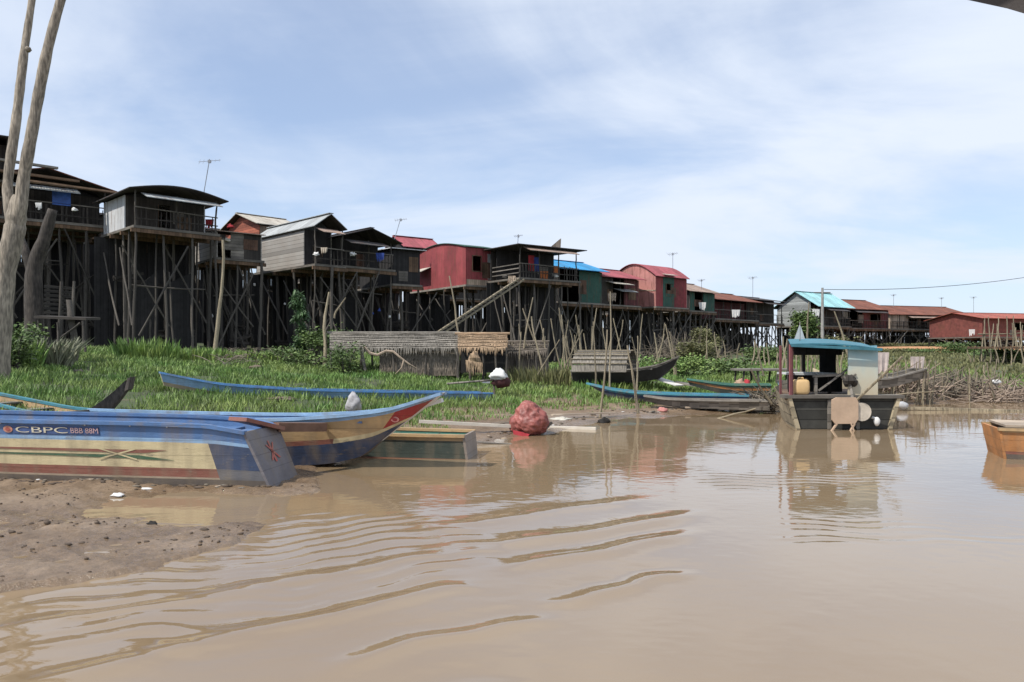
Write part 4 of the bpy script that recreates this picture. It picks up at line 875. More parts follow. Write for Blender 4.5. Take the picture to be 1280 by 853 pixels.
# B7 grey punts and planks near houseboat
t7, *_ = boat('wooden_boat', 'weathered grey punt beside the houseboat, bow toward the left', Vector((7.1, 21.0, .1)), Vector((3.9, 21.9, .12)),
    [(0, .36, .3, .26, 0, 0), (.4, .4, .32, .24, 0, 0), (.8, .3, .2, .24, .02, 0), (1, .1, .05, .32, .15, .1)], [(0, 1, m_gwood)], dict(bottom=m_gwood), thw=3)
t7b, *_ = boat('wooden_boat', 'green boat with an orange strip behind the grey punt', Vector((7.9, 23.2, .35)), Vector((5.6, 23.9, .35)),
    [(0, .4, .32, .36, 0, 0), (.5, .42, .32, .34, 0, 0), (1, .1, .05, .5, .3, .1)], [(0, .5, p_dgreen), (.5, .75, p_orange), (.75, 1, p_green)], dict(bottom=m_gwood), inner=p_green, rail=p_green, thw=2)
t7c, *_ = boat('wooden_boat', 'small light blue boat right of the houseboat', Vector((11.2, 23.8, .1)), Vector((8.6, 24.4, .1)),
    [(0, .4, .32, .55, 0, 0), (.5, .42, .32, .5, 0, 0), (1, .1, .05, .7, .3, .1)], [(0, .5, m_gwood), (.5, 1, pc('pale_blue_boat_paint', (.25, .42, .48)))], dict(bottom=m_gwood), rail=m_gwood, thw=2)
t7d, *_ = boat('wooden_boat', 'bare grey boat on trestles beside the brushwood', Vector((13.3, 24.6, .62)), Vector((9.7, 23.9, .45)),
    [(0, .3, .2, .55, .25, .1), (.4, .42, .32, .3, 0, 0), (.8, .35, .25, .32, 0, 0), (1, .1, .05, .45, .2, .1)], [(0, 1, m_gwood)], dict(bottom=m_gwood), thw=2)
def plank(px0, y0, Y0, px1, y1, Y1, w, m, lbl, h=.04, nm='plank'):
    b = MB(); b.beam(at(px0, y0, Y0), at(px1, y1, Y1), w, h, m); return b.build(nm, label=lbl, cat='plank' if nm == 'plank' else nm.replace('_', ' '), group='loose planks and poles on the shore')
m_pplank = M('pale_plank', (.45, .36, .27), kind='plank', horiz=True, pitch=.3, var=.2)
plank(855, 509, 21.5, 982, 506, 21.5, .35, m_pplank, 'wide pale plank on the mud before the grey punt', .05)
plank(820, 526, 19.6, 1000, 522, 20.4, 1.1, m_gwood, 'flat grey raft of boards at the water edge beside the houseboat', .06, 'board_raft')
plank(640, 533, 17.2, 745, 536, 16.6, .09, M('whitish_pole', (.58, .53, .45), var=.15), 'white weathered pole running from the red tarpaulin to the thin poles', .06)
plank(524, 527, 15.2, 642, 533, 15.6, .07, MATS['whitish_pole'], 'white weathered pole running left from the red tarpaulin', .06)
plank(595, 553, 14.1, 640, 556, 14.0, .06, m_gwood, 'short stick on the mud below the red tarpaulin', .03)
plank(700, 541, 16.3, 746, 543, 16.2, .08, m_pplank, 'short pale stick in the water under the white pole', .03)
plank(812, 470, 27, 850, 482, 26, .5, M('whitish_sheet', (.6, .58, .55), var=.15), 'whitish sheet lying in the grass before the thatched boat prow', .03, 'metal_sheet')
plank(845, 478, 26.5, 876, 483, 26, .4, m_gwood, 'grey boards lying right of the whitish sheet', .06)
plank(690, 519, 18.7, 770, 516, 19.6, .12, m_pplank, 'thin pale plank on the mud below the grass', .03)
# grey bench/platform behind boats
t = thing('wooden_platform', gnd(945, 30), 'low grey wooden landing platform behind the boats left of the houseboat', 'platform')
b = MB(); p = at(925, 464, 30); b.box(p, (2.3, .1, 0), (0, 1.3, 0), (0, 0, .08), m_gwood); b.build('deck', t)
for dx_ in (.1, .8, 1.5, 2.2): 
    for dy_ in (.1, 1.2): pole('leg', (p.x + dx_, p.y + dy_, G(p.x + dx_, p.y + dy_) - .1), (p.x + dx_, p.y + dy_, p.z + .02), .05, t)

# orange boat at the right edge
t8, *_ = boat('wooden_boat', 'orange painted square ended boat at the right edge of the river', Vector((8.0, 12.55, -.08)), Vector((14.0, 10.4, -.08)),
    [(0, .55, .48, .56, 0, -.10), (.2, .6, .52, .56, 0, 0), (.7, .6, .5, .56, 0, 0), (1, .2, .1, .8, .3, 0)], [(0, .28, p_keel), (.28, .36, p_brown), (.36, .9, p_orange), (.9, 1, p_ochre)], dict(bottom=p_keel, transom=p_orange), inner=p_tan, rail=p_ochre, thw=2)
b = MB(); b.box((7.86, 12.10, .50), (4.6, -1.65, 0), (.35, .98, 0), (0, 0, .035), m_pplank); b.build('deck_board', t8)

# ------------------------------------------------------------------ houseboat
Yh = 16.7
th_ = thing('houseboat', Vector((6.9, 18, 0)), 'small houseboat with a turquoise edged roof and a faded blue rear wall', 'boat')
x0, x1 = (985 - 640) / F * Yh, (1122 - 640) / F * Yh; zd = EYE - 55 / F * Yh; Lb = 5.6; xc = (x0 + x1) / 2; hw = (x1 - x0) / 2
m_tar = M('tarred_planks', (.045, .044, .038), kind='plank', horiz=True, pitch=.2); m_hull = M('mud_stained_hull', (.36, .30, .20), kind='plank', horiz=True, pitch=.24)
b = MB(); prof = [(0, hw, hw - .22, zd, -.15), (.25, hw + .05, hw - .15, zd - .02, -.2), (.6, hw, hw - .2, zd + .03, -.15), (.85, hw * .6, hw * .35, zd + .2, .05), (1, .1, .05, zd + .5, .5)]
SK = .33   # the hull drifts left going away from the viewer
pp = lambda q, w, z_, sg: Vector((xc + (SK - .07) * q * Lb + sg * w, Yh + q * Lb, z_))
for p, q in zip(prof[:-1], prof[1:]):
    for sg in (-1, 1):
        f = [pp(p[0], p[2], p[4], sg), pp(q[0], q[2], q[4], sg), pp(q[0], q[1], q[3], sg), pp(p[0], p[1], p[3], sg)]; b.face(f if sg > 0 else f[::-1], m_hull)
    b.face([pp(p[0], p[2], p[4], -1), pp(q[0], q[2], q[4], -1), pp(q[0], q[2], q[4], 1), pp(p[0], p[2], p[4], 1)], m_tar)
b.build('hull', th_)
b = MB(); z0 = -.15
b.hexa([Vector((xc - hw + .22, Yh - .02, z0)), Vector((xc + hw - .22, Yh - .02, z0)), Vector((xc + hw - .22, Yh + .05, z0)), Vector((xc - hw + .22, Yh + .05, z0)), Vector((xc - hw, Yh - .02, zd)), Vector((xc + hw, Yh - .02, zd)), Vector((xc + hw, Yh + .05, zd)), Vector((xc - hw, Yh + .05, zd))], m_tar); b.build('transom', th_)
for a_ in (-1, 1): b = MB(); b.beam((xc + a_ * (hw + .0), Yh - .05, zd), (xc + a_ * (hw - .23), Yh - .05, -.1), .08, .08, m_hull); b.build('corner_timber', th_)
for xx in (-.32, .30): b = MB(); b.beam((xc + xx, Yh - .06, zd), (xc + xx, Yh - .06, 0), .07, .05, m_gwood); b.build('rib', th_)
b = MB(); b.box((xc - hw - .1, Yh - .12, zd - .05), (2 * hw + .2, 0, 0), (0, .35, 0), (0, 0, .07), m_gwood); b.build('stern_beam', th_)
b = MB(); b.box((xc - hw, Yh + .2, zd - .10), (2 * hw - .1, 0, 0), (SK * 4, 4.0, 0), (0, 0, .05), m_bwood); b.build('deck', th_)
zr = EYE + (440 - 432) / F * Yh
m_rf = M('turquoise_roof_paint', (.045, .17, .22), var=.35, scale=2, rough=.6)
xl, xr = (990 - 640) / F * Yh, (1099 - 640) / F * Yh
b = MB(); nn = 8; Lr = 3.4
for i in range(nn):
    q0, q1 = i / nn, (i + 1) / nn; cz = lambda q: .11 * math.sin(math.pi * q)
    A_ = [Vector((xl - .04 + (xr - xl + .02) * q, Yh + yy, zr + cz(q) * .5 - .10 * q + (.16 if yy > 1 else 0))) + Vector((.35 * yy, 0, 0)) for q in (q0, q1) for yy in (-.1, Lr)]
    a_, d_, b__, c_ = A_[0], A_[1], A_[2], A_[3]; up_ = Vector((0, 0, .035))
    b.hexa([a_, b__, c_, d_, a_ + up_, b__ + up_, c_ + up_, d_ + up_], m_rf)
b.build('roof', th_)
b = MB(); b.beam((xl - .06, Yh - .13, zr + .0), (xr + .0, Yh - .13, zr - .09), .04, .06, m_rf); b.build('fascia', th_)
# rear wall: turquoise fading to worn cream (paint worn off the lower boards)
fm = bpy.data.materials.new('worn_blue_cream_wall'); fm.use_nodes = True; t = fm.node_tree; bs = t.nodes['Principled BSDF']; bs.inputs['Roughness'].default_value = .7
tc = N(t, 'ShaderNodeTexCoord'); sp = N(t, 'ShaderNodeSeparateXYZ'); L(t, tc.outputs['Object'], sp.inputs[0]); nz = N(t, 'ShaderNodeTexNoise'); nz.inputs['Scale'].default_value = 4; nz.inputs['Detail'].default_value = 7; L(t, tc.outputs['Object'], nz.inputs['Vector'])
ad = N(t, 'ShaderNodeMath', operation='MULTIPLY_ADD'); L(t, nz.outputs[0], ad.inputs[0]); ad.inputs[1].default_value = .5; L(t, sp.outputs[2], ad.inputs[2])
q = N(t, 'ShaderNodeMapRange'); q.inputs['From Min'].default_value = 1.0; q.inputs['From Max'].default_value = 2.1; L(t, ad.outputs[0], q.inputs['Value'])
L(t, ramp(t, q.outputs[0], [(0, (.50, .42, .29)), (.45, (.50, .50, .41)), (.8, (.32, .47, .50)), (1, (.20, .38, .45))]), bs.inputs['Base Color'])
xw0 = (1061 - 640) / F * Yh; xw1 = (1098 - 640) / F * Yh
b = MB(); b.box((xw0, Yh + .02, zd), (xw1 - xw0, 0, 0), (0, .04, 0), (0, 0, zr - zd - .06), fm)
b.build('rear_wall', th_)
b = MB(); b.box((xw1, Yh + .06, zd), (-.04, 0, 0), (SK * 2.6, 2.6, 0), (0, 0, zr - zd), fm); b.build('side_wall', th_)
m_maroon = M('maroon_houseboat_paint', (.20, .065, .07), kind='plank', pitch=.15)
b = MB(); b.box((xl - .14, Yh + .35, zd), (.04, 0, 0), (SK * 1.1, 1.1, 0), (0, 0, zr - zd), m_maroon); b.build('side_wall', th_)
for (X_, Y_) in ((xl - .02, 0), (xl + 1.25, 2.6), (xw0 + .75, 2.6), (xl + 1.1, 3.2)):
    b = MB(); b.beam((X_, Yh + Y_, zd - .02), (X_, Yh + Y_, zr + .02 + (.1 if Y_ else 0)), .07, .07, m_maroon if X_ < xl + .1 else m_dwood); b.build('cabin_post', th_)
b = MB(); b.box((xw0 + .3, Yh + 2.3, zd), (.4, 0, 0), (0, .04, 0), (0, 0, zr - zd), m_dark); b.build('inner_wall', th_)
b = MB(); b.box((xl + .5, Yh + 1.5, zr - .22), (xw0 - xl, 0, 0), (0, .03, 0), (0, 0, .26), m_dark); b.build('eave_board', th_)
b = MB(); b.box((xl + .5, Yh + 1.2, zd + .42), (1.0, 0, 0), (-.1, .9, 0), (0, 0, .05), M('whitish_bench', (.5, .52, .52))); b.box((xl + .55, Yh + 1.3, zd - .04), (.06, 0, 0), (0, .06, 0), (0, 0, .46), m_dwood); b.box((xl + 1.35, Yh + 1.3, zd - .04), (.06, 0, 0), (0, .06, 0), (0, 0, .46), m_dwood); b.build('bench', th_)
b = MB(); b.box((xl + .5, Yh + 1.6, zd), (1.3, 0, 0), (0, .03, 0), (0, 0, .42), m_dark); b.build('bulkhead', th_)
b = MB(); b.beam((xl + .62, Yh + .25, zd), (xl + .62, Yh + .25, zd + .42), .06, .06, m_gwood); b.beam((xl + .55, Yh + .25, zd + .42), (xw0, Yh + .25, zd + .46), .05, .05, m_gwood); b.beam((xl + .66, Yh + .2, zd + .1), (xl + 1.35, Yh + .22, zd + .6), .035, .035, m_gwood); b.build('stern_rail', th_)
# loose things on and about it
t = thing('jerrycan', Vector(((1004 - 640) / F * Yh, Yh + .15, zd + .02)), 'yellowish plastic jerrycan on the stern of the houseboat', 'jerrycan')
jm = M('yellowed_plastic', (.62, .42, .20), rough=.45, var=.12)
b = MB(); c = Vector(t.location); 
for i_ in range(9):
    for j_ in range(20):
        th_a = math.pi * i_ / 8; ph_a = 2 * math.pi * j_ / 20; sg_ = lambda v: math.copysign(abs(v) ** .45, v)
        b.v.append((c.x + .18 * sg_(math.sin(th_a)) * sg_(math.cos(ph_a)), c.y + .13 * sg_(math.sin(th_a)) * sg_(math.sin(ph_a)), c.z + .17 + .17 * sg_(math.cos(th_a))))
b.mat(jm)
for i_ in range(8):
    for j_ in range(20): b.f.append((i_ * 20 + j_, (i_ + 1) * 20 + j_, (i_ + 1) * 20 + (j_ + 1) % 20, i_ * 20 + (j_ + 1) % 20)); b.mi.append(0); b.uv += [(0, 0)] * 4
b.build('body', t, smooth=True)
b = MB(); b.tube([c + Vector((-.07, 0, .32)), c + Vector((-.05, 0, .37)), c + Vector((.05, 0, .37)), c + Vector((.07, 0, .32))], .018, jm, 6); b.build('handle', t, smooth=True)
b = MB(); b.tube([c + Vector((.11, 0, .29)), c + Vector((.125, 0, .36))], .025, m_dwood, 8); b.build('cap', t)
t = thing('outboard_motor', at(1060, 520, Yh - .2), 'long tailed boat motor with a tan plywood guard hung on the houseboat stern', 'motor')
pm = M('tan_plywood', (.46, .33, .23), var=.15, scale=3)
b = MB(); outl = [(1040, 500), (1046, 497), (1070, 497), (1073, 503), (1073, 524), (1069, 530), (1044, 530), (1040, 525)]
A_ = [at(x, y, Yh - .30) for x, y in outl]; B__ = [v + Vector((0, .04, 0)) for v in A_]; b.face(A_[::-1], pm); b.face(B__, pm)
for i in range(8): b.face([A_[i], A_[(i + 1) % 8], B__[(i + 1) % 8], B__[i]], pm)
b.build('guard_board', t)
b = MB(); c = at(1077, 515, Yh - .22); b.tube([c + Vector((0, -.03, 0)), c + Vector((0, .03, 0))], .2, M('pale_disc', (.50, .44, .36)), 20); b.build('fan_disc', t, smooth=False)
b = MB(); b.tube([at(1068, 503, Yh - .2), at(1128, 446, Yh - .9)], .028, m_bamboo, 7); b.build('shaft', t)
b = MB(); b.ell(at(1062, 476, Yh + .05), (.16, .14, .13), m_dwood, 9, 6, .6); b.tube([at(1054, 470, Yh), at(1063, 482, Yh - .02), at(1066, 500, Yh - .15)], [.03, .03, .035], m_gwood, 6); b.tube([at(1055, 476, Yh), at(1070, 468, Yh)], .022, m_gwood, 6); b.build('engine', t)
for l in (((1046, 530), (1038, 541)), ((1068, 530), (1062, 541)), ((1063, 528), (1069, 543))):
    b = MB(); b.beam(at(*l[0], Yh - .28), at(*l[1], Yh - .3), .05, .03, pm); b.build('leg', t)
b = MB(); b.ell(at(1096, 527, Yh - .15), (.07, .07, .10), m_clothw, 10, 7, .1); b.tube([at(1090, 522, Yh - .1), at(1096, 524, Yh - .15)], .03, m_clothw, 6); b.build('float', smooth=True, label='white plastic float hanging at the houseboat stern', cat='float')
b = MB(); c = at(1000, 424, Yh + 1.6); 
b.face([c + Vector((-.13, 0, 0)), c + Vector((.16, .1, 0)), c + Vector((.02, .05, .36))], m_clothw); b.face([c + Vector((.16, .13, 0)), c + Vector((-.13, .03, 0)), c + Vector((.02, .08, .36))], m_clothw)
b.tube([c + Vector((.02, .06, -.05)), c + Vector((.02, .06, .42))], .012, m_gwood, 5); b.build('flag', label='small white cloth peaked like a flag on the houseboat roof', cat='flag')
bpole(1010, 426, 1012, 378, Yh + 20, .05, 'thin pole rising behind the houseboat roof', 'wooden_stake')

# ------------------------------------------------------------------ thatched shelters and boat
def fringe(b, a, b_, n, ln, m, outw):
    for i in range(n):
        p = a.lerp(b_, (i + random.random()) / n); w = (b_ - a).normalized() * random.uniform(.03, .08); l = ln * random.uniform(.3, 1.2); o = outw * random.uniform(.3, 1)
        b.face([p, p + w, p + w * .6 + o - Vector((0, 0, l))], m)
def shelter(nm, label, px0, px1, Y0, Y1, ytop, yeave, ybot, m, mw, depth, wallto=1.0, cat='shelter', wallfrom=0.0):
    t = thing(nm, gnd((px0 + px1) / 2, (Y0 + Y1) / 2), label, cat)
    a, c = at(px0, yeave, Y0), at(px1, yeave, Y1); a2, c2 = at(px0, ytop, Y0 + depth * .5), at(px1, ytop, Y1 + depth * .5)
    a3, c3 = a + Vector((0, depth, 0)), c + Vector((0, depth, 0)); b = MB(); K = 10; rows = 9
    def surf(q, r, lift=0):
        p0, p1, p2 = a.lerp(c, q), a2.lerp(c2, q), a3.lerp(c3, q); v = p0.lerp(p1, r * 2) if r < .5 else p1.lerp(p2, r * 2 - 1)
        v = v + Vector((0, 0, .10 * math.sin(math.pi * r) + .05 * mnoise.noise(Vector((q * 9, r * 5, px0))) + lift)); return v
    K = max(8, int((c - a).length / .25))
    for i in range(K):
        for j in range(rows * 2):
            q0, q1, r0, r1 = i / K, (i + 1) / K, j / rows / 2, (j + 1) / rows / 2
            lf = .03 if True else 0
            b.face([surf(q0, r0, .03), surf(q1, r0, .03), surf(q1, r1), surf(q0, r1)], m, [(q0 * 8, r0 * 2), (q1 * 8, r0 * 2), (q1 * 8, r1 * 2), (q0 * 8, r1 * 2)])
    for r in (.0, .1, .2, .3, .4): fringe(b, surf(0, r, .04), surf(1, r, .04), int((c - a).length * 22), .16 if r else .32, m, Vector((0, -.06, 0)))
    b.build('thatch_roof', t)
    b = MB(); b.tube([a2 + Vector((-.1, 0, .12)), c2 + Vector((.1, 0, .12))], .05, m, 6); b.build('ridge_pole', t)
    if mw:
        w0, w1 = a.lerp(c, wallfrom) + Vector((0, .25, 0)), a.lerp(c, wallto) + Vector((0, .25, 0)); bz = at(px0, ybot, Y0 + .25).z; b = MB()
        b.face([(w0.x, w0.y, bz), (w1.x, w1.y, bz), w1, w0], mw); b.face([(w1.x, w1.y + .06, bz), (w0.x, w0.y + .06, bz), w0 + Vector((0, .06, 0)), w1 + Vector((0, .06, 0))], mw)
        for rr in (.0, .35, .7): fringe(b, w0.lerp(Vector((w0.x, w0.y, bz)), rr), w1.lerp(Vector((w1.x, w1.y, bz)), rr), int((w1 - w0).length * 22), .3, mw, Vector((0, -.05, 0)))
        b.build('thatch_wall', t)
    for q in np.linspace(0, 1, 5):
        for dd in (0.1, depth - .1):
            p = a.lerp(c, q) + Vector((0, dd, 0)); pole('post', (p.x, p.y, G(p.x, p.y) - .1), p + Vector((0, 0, .05)), .05, t)
    return t, a, c
ts, sa, sc_ = shelter('thatch_shelter', 'long grey thatched shelter with a ragged fringe and thatched front wall', 412, 572, 29, 29, 420, 436, 470, m_thatchg, m_thatchd, 2.4, 1.0, wallfrom=.38)
b = MB(); p = at(452, 440, 28.8); b.beam(p, at(459, 474, 28.8), .22, .08, m_gwood); b.build('support_board', ts)
b = MB(); b.tube([at(455, 434, 28.6), at(463, 442, 28.6), at(472, 444, 28.6), at(483, 439, 28.6), at(492, 440, 28.5), at(500, 447, 28.4), at(512, 456, 28.4), at(521, 461, 28.5)], [.05, .06, .05, .055, .05, .04, .035, .02], m_tan, 6); b.tube([at(505, 450, 28.4), at(502, 460, 28.3), at(494, 468, 28.3)], [.04, .03, .015], m_tan, 5); b.build('hanging_branch', ts)
t_, a_, c_ = shelter('thatch_shelter', 'short shelter capped with fresh tan thatch in the middle of the row', 572, 634, 28.2, 28.2, 421, 436, 466, m_thatcht, None, 2.2)
b = MB(); c = at(592, 450, 28); b.ell(c, (.25, .2, .32), m_thatcht, 9, 7, .6); fringe(b, c + Vector((-.3, -.15, 0)), c + Vector((.3, -.15, -.1)), 30, .5, m_thatcht, Vector((.05, -.1, 0))); b.build('thatch_bundle', t_)
b = MB(); q_ = at(576, 466, 28.6); b.box(q_, (1.7, 0, 0), (0, .05, 0), (0, 0, .85), m_dark); b.build('dark_panel', t_)
shelter('thatch_shelter', 'low reed sided shelter at the right end of the thatched row', 634, 684, 29.5, 29.5, 431, 440, 470, m_thatchd, m_thatchd, 1.8)
# thatched boat
tb, *_ = boat('thatched_boat', 'dark river boat with an arched thatched cabin and an upturned prow at right', Vector((2.35, 27.6, .62)), Vector((5.6, 26.2, .62)),
    [(0, .7, .5, .42, 0, 0), (.3, .8, .55, .42, 0, 0), (.6, .75, .5, .48, 0, 0), (.85, .45, .25, .62, .12, 0), (1, .1, .05, .92, .6, .15)], [(0, .8, m_black), (.8, 1, m_gwood)], dict(bottom=m_black), inner=m_gwood, thw=2)
b = MB(); K = 12
for i in range(K):
    for j in range(8):
        def sp_(u_, v_):
            th = math.pi * u_; q = Vector((2.35, 27.6, 0)).lerp(Vector((5.6, 26.2, 0)), .02 + .56 * v_); nv = Vector((1.4, 3.25, 0)).normalized()
            return q + nv * (-.80 * math.cos(th)) + Vector((0, 0, 1.0 + .72 * math.sin(th) ** .8 + .02 * (i % 2)))
        b.face([sp_(i / K, j / 8), sp_(i / K, (j + 1) / 8), sp_((i + 1) / K, (j + 1) / 8), sp_((i + 1) / K, j / 8)], m_thatchg, [(j * .3, i * .2), (j * .3 + .3, i * .2), (j * .3 + .3, i * .2 + .2), (j * .3, i * .2 + .2)])
b.build('cabin_roof', tb)
b = MB()
for i in (1, 2, 3, 4, 6): b.tube([sp_(i / K, -.02) + Vector((0, -.03, .03)), sp_(i / K, 1.02) + Vector((0, -.03, .03))], .02, m_bamboo, 5)
b.build('roof_battens', tb)

# ------------------------------------------------------------------ tarpaulins and covered motors
def drape(c, w, h, m, seed):
    b = MB(); nx_, nz_ = 10, 7; rr_ = random.Random(seed); ph = rr_.uniform(0, 6); cut = [rr_.uniform(.6, 1.1) for _ in range(nx_ + 1)]
    g = [[Vector((c.x + (i / nx_ - .5) * w * (1 - .15 * j / nz_), c.y + .04 * math.sin(i * 1.9 + ph) * (j / nz_), c.z + h * .5 - h * cut[i] * j / nz_)) for i in range(nx_ + 1)] for j in range(nz_ + 1)]
    for j in range(nz_):
        for i in range(nx_):
            q = [g[j][i], g[j][i + 1], g[j + 1][i + 1], g[j + 1][i]]; b.face(q[::-1], m); b.face([v + Vector((0, .012, 0)) for v in q], m)
    return b
def lump(c, r, m, seed, jit, nu=28, nv=18, flat=None):
    b = MB(); rr = random.Random(seed); off = Vector((rr.random() * 9, rr.random() * 9, 0)); base = len(b.v); k = b.mat(m)
    for i in range(nv + 1):
        th = math.pi * i / nv
        for j in range(nu):
            ph = 2 * math.pi * j / nu; q = Vector((math.sin(th) * math.cos(ph), math.sin(th) * math.sin(ph), math.cos(th)))
            f = 1 + jit * (1.3 * mnoise.noise(q * 1.6 + off) - 1.1 * abs(mnoise.noise(q * 2.9 + off)) - .8 * abs(mnoise.noise(Vector((q.x * 7, q.y * 7, q.z * 3.5)) + off)) + .4)
            sx = 1 + .22 * max(-.6, -q.z)
            b.v.append((c.x + q.x * r[0] * f * sx, c.y + q.y * r[1] * f * sx, c.z + max(q.z * r[2] * f, -r[2] * .95)))
    for i in range(nv):
        for j in range(nu): j2 = (j + 1) % nu; b.f.append((base + i * nu + j, base + (i + 1) * nu + j, base + (i + 1) * nu + j2, base + i * nu + j2)); b.mi.append(k); b.uv += [(0, 0)] * 4
    return b
m_tarp = M('faded_red_tarp', (.27, .085, .07), rough=.5, var=.45, scale=7, bump=.8)
t = thing('covered_motor', at(660, 545, 15.6), 'boat motor wrapped in a crumpled faded red tarpaulin at the water edge', 'motor')
c = at(662, 524, 15.6); b = lump(c, (.38, .33, .33), m_tarp, 5, .20, 72, 48); b.build('tarpaulin', t, smooth=True)
b = MB(); A_ = [at(641, 538, 15.4), at(655, 541, 15.35), at(662, 543, 15.3), at(645, 565, 15.3)]; b.face(A_, m_clothr); b.face([v + Vector((0, .04, 0)) for v in A_][::-1], m_clothr); b.build('tarp_corner', t)
for (x0_, y0_, x1_, y1_) in ((642, 541, 680, 541), (650, 541, 640, 560), (678, 540, 690, 528)): b = MB(); b.beam(at(x0_, y0_, 15.6), at(x1_, y1_, 15.6), .07, .05, m_gwood); b.build('frame_timber', t)
b = lump(at(442, 504, 16.5), (.17, .16, .20), M('grey_cloth', (.36, .35, .36), var=.3, scale=6), 5, .35, 20, 12); b.build('covered_post', smooth=True, label='post end wrapped in crumpled grey cloth standing in the grass', cat='covered post')
t = thing('covered_motor', gnd(623, 23.5), 'boat motor under a white cloth with a dark red side, behind the grass', 'motor')
c = at(623, 471, 23.5); lump(c + Vector((0, 0, .06)), (.27, .24, .17), m_clothw, 8, .35, 20, 12).build('cloth', t, smooth=True)
b = MB(); b.ell(c + Vector((.1, .02, -.16)), (.28, .22, .2), M('dark_red_metal', (.07, .02, .02)), 10, 7, .3); b.tube([c + Vector((-.1, 0, -.1)), c + Vector((-1.6, 0, -.22))], .03, m_gwood, 6); b.build('engine', t, smooth=True)
b = MB(); b.box(c + Vector((-.5, 0, -.2)), (.24, 0, 0), (0, .15, 0), (0, 0, .08), m_clothw); b.build('tank', t)
pole('post', gnd(618, 23.4, -.1), c + Vector((-.1, 0, -.2)), .04, t)
t = thing('covered_motor', gnd(928, 24.5), 'small motor with a brown and dark red cover behind the turquoise boat', 'motor')
c = at(925, 481, 24.5); lump(c, (.2, .2, .17), M('brown_canvas', (.33, .22, .15)), 11, .35, 18, 10).build('cover', t, smooth=True)
b = lump(c + Vector((.22, -.02, 0)), (.12, .14, .17), m_clothr, 12, .3, 14, 9); b.build('red_flap', t, smooth=True)
pole('post', (c.x, c.y, G(c.x, c.y) - .1), c, .04, t)
# rubbish / pale cloths by the right-hand stakes
for k, (x, y, Y, rx, rz, m, lb) in enumerate(((1238, 481, 27, .45, .14, M('pinkish_cloth', (.50, .22, .22)), 'pinkish red cloth heap on the right bank'), (1246, 478, 26.8, .16, .09, m_clothw, 'white plastic bag beside the pinkish cloth heap'),
        (1100, 455, 26, .35, .3, M('torn_pale_net', (.5, .42, .38)), 'torn pale net draped on the left sticks of the brushwood'), (1147, 462, 27, .28, .35, MATS['torn_pale_net'], 'torn pale net draped on sticks right of the motor shaft'), (1192, 452, 28, .25, .12, M('bluish_cloth', (.30, .38, .45)), 'bluish cloth hung on the fish trap sticks'),
        (628, 514, 16.8, .22, .05, m_tan, 'flattened pale rubbish in the grass edge left of the red tarpaulin'), (700, 515, 18.6, .3, .05, M('pale_rubbish', (.5, .47, .4)), 'pale rubbish strip on the mud right of the red tarpaulin'), (828, 506, 21.2, .16, .07, m_pink, 'small pinkish bag on the mud below the blue boat'), (755, 529, 18.2, .13, .10, m_dwood, 'dark lump of roots by the crooked pole'),
        (350, 508, 18.5, .35, .05, m_tan, 'bare tan patch of matted straw in the grass'), (98, 458, 22, .16, .06, m_gwood, 'small curved driftwood piece in the grass'), (283, 455, 27, .18, .12, m_gwood, 'rounded grey stump beside the tall forked post'), (320, 457, 27, .22, .08, m_tan, 'pale stone lying under the grey boarded house'),
        (147, 620, 8.9, .075, .022, m_clothw, 'white crumpled litter on the mud before the large boat'), (190, 654, 7.5, .05, .02, m_dwood, 'dark clod in the puddle'))):
    c = at(x, y, Y)
    if rz < .2 or y > 500: c.z = G(c.x, c.y) + rz * .6 if Y > 10 else G(c.x, c.y) + rz * .5
    if m is m_clothw and Y > 20: c = at(x, y, Y)
    (drape(c, rx * 1.8, rz * 2.6, m, k) if ('net' in lb or 'hung' in lb) else lump(c, (rx, rx * .6, rz), m, k + 20, .45, 16, 10)).build('cloth' if 'cloth' in lb or 'net' in lb else 'rubbish', smooth=True, label=lb, cat='debris')

# ------------------------------------------------------------------ vegetation
def leafmesh(name, P0, P1, W_, mat, tint, **tg):
    """P0 root, P1 tip (n,3), W_ half width vectors (n,3): one tapered two-part blade each"""
    n = len(P0); mid = (P0 + P1) / 2 + np.c_[np.zeros(n), np.zeros(n), np.linalg.norm(P1 - P0, axis=1) * .12]
    v = np.stack([P0 - W_ * .6, P0 + W_ * .6, mid + W_, mid - W_, P1], 1).reshape(-1, 3); o0 = np.array([v[:, 0].mean(), v[:, 1].mean(), v[:, 2].min()]); v = v - o0
    i = np.arange(n)[:, None] * 5; q = np.c_[i, i + 1, i + 2, i + 3]; tr = np.c_[i + 3, i + 2, i + 4]
    loops = np.concatenate([q, tr], 1).ravel(); me = bpy.data.meshes.new(name)
    me.vertices.add(n * 5); me.vertices.foreach_set('co', v.astype(np.float32).ravel()); me.loops.add(n * 7); me.loops.foreach_set('vertex_index', loops.astype(np.int32)); me.polygons.add(n * 2)
    ls = (np.arange(n)[:, None] * 7 + np.array([[0, 4]])).ravel(); lt = np.tile([4, 3], n)
    me.polygons.foreach_set('loop_start', ls.astype(np.int32)); me.polygons.foreach_set('loop_total', lt.astype(np.int32)); me.update()
    a = me.attributes.new('tint', 'FLOAT', 'POINT'); a.data.foreach_set('value', np.repeat(tint, 5).astype(np.float32))
    me.materials.append(mat); o = bpy.data.objects.new(name, me); o.location = o0; col.objects.link(o); return tag(o, **tg)
m_grass = M('grass_blade', (.08, .185, .034), rough=.6, kind='leaf', c2=(.21, .26, .07), scale=.6, bump=0)
m_leaf = M('shrub_leaf', (.06, .11, .028), rough=.6, kind='leaf', c2=(.12, .17, .045), scale=1.5, bump=0)
m_olive = M('olive_leaf', (.10, .11, .04), rough=.7, kind='leaf', c2=(.17, .16, .07), scale=1.5, bump=0)
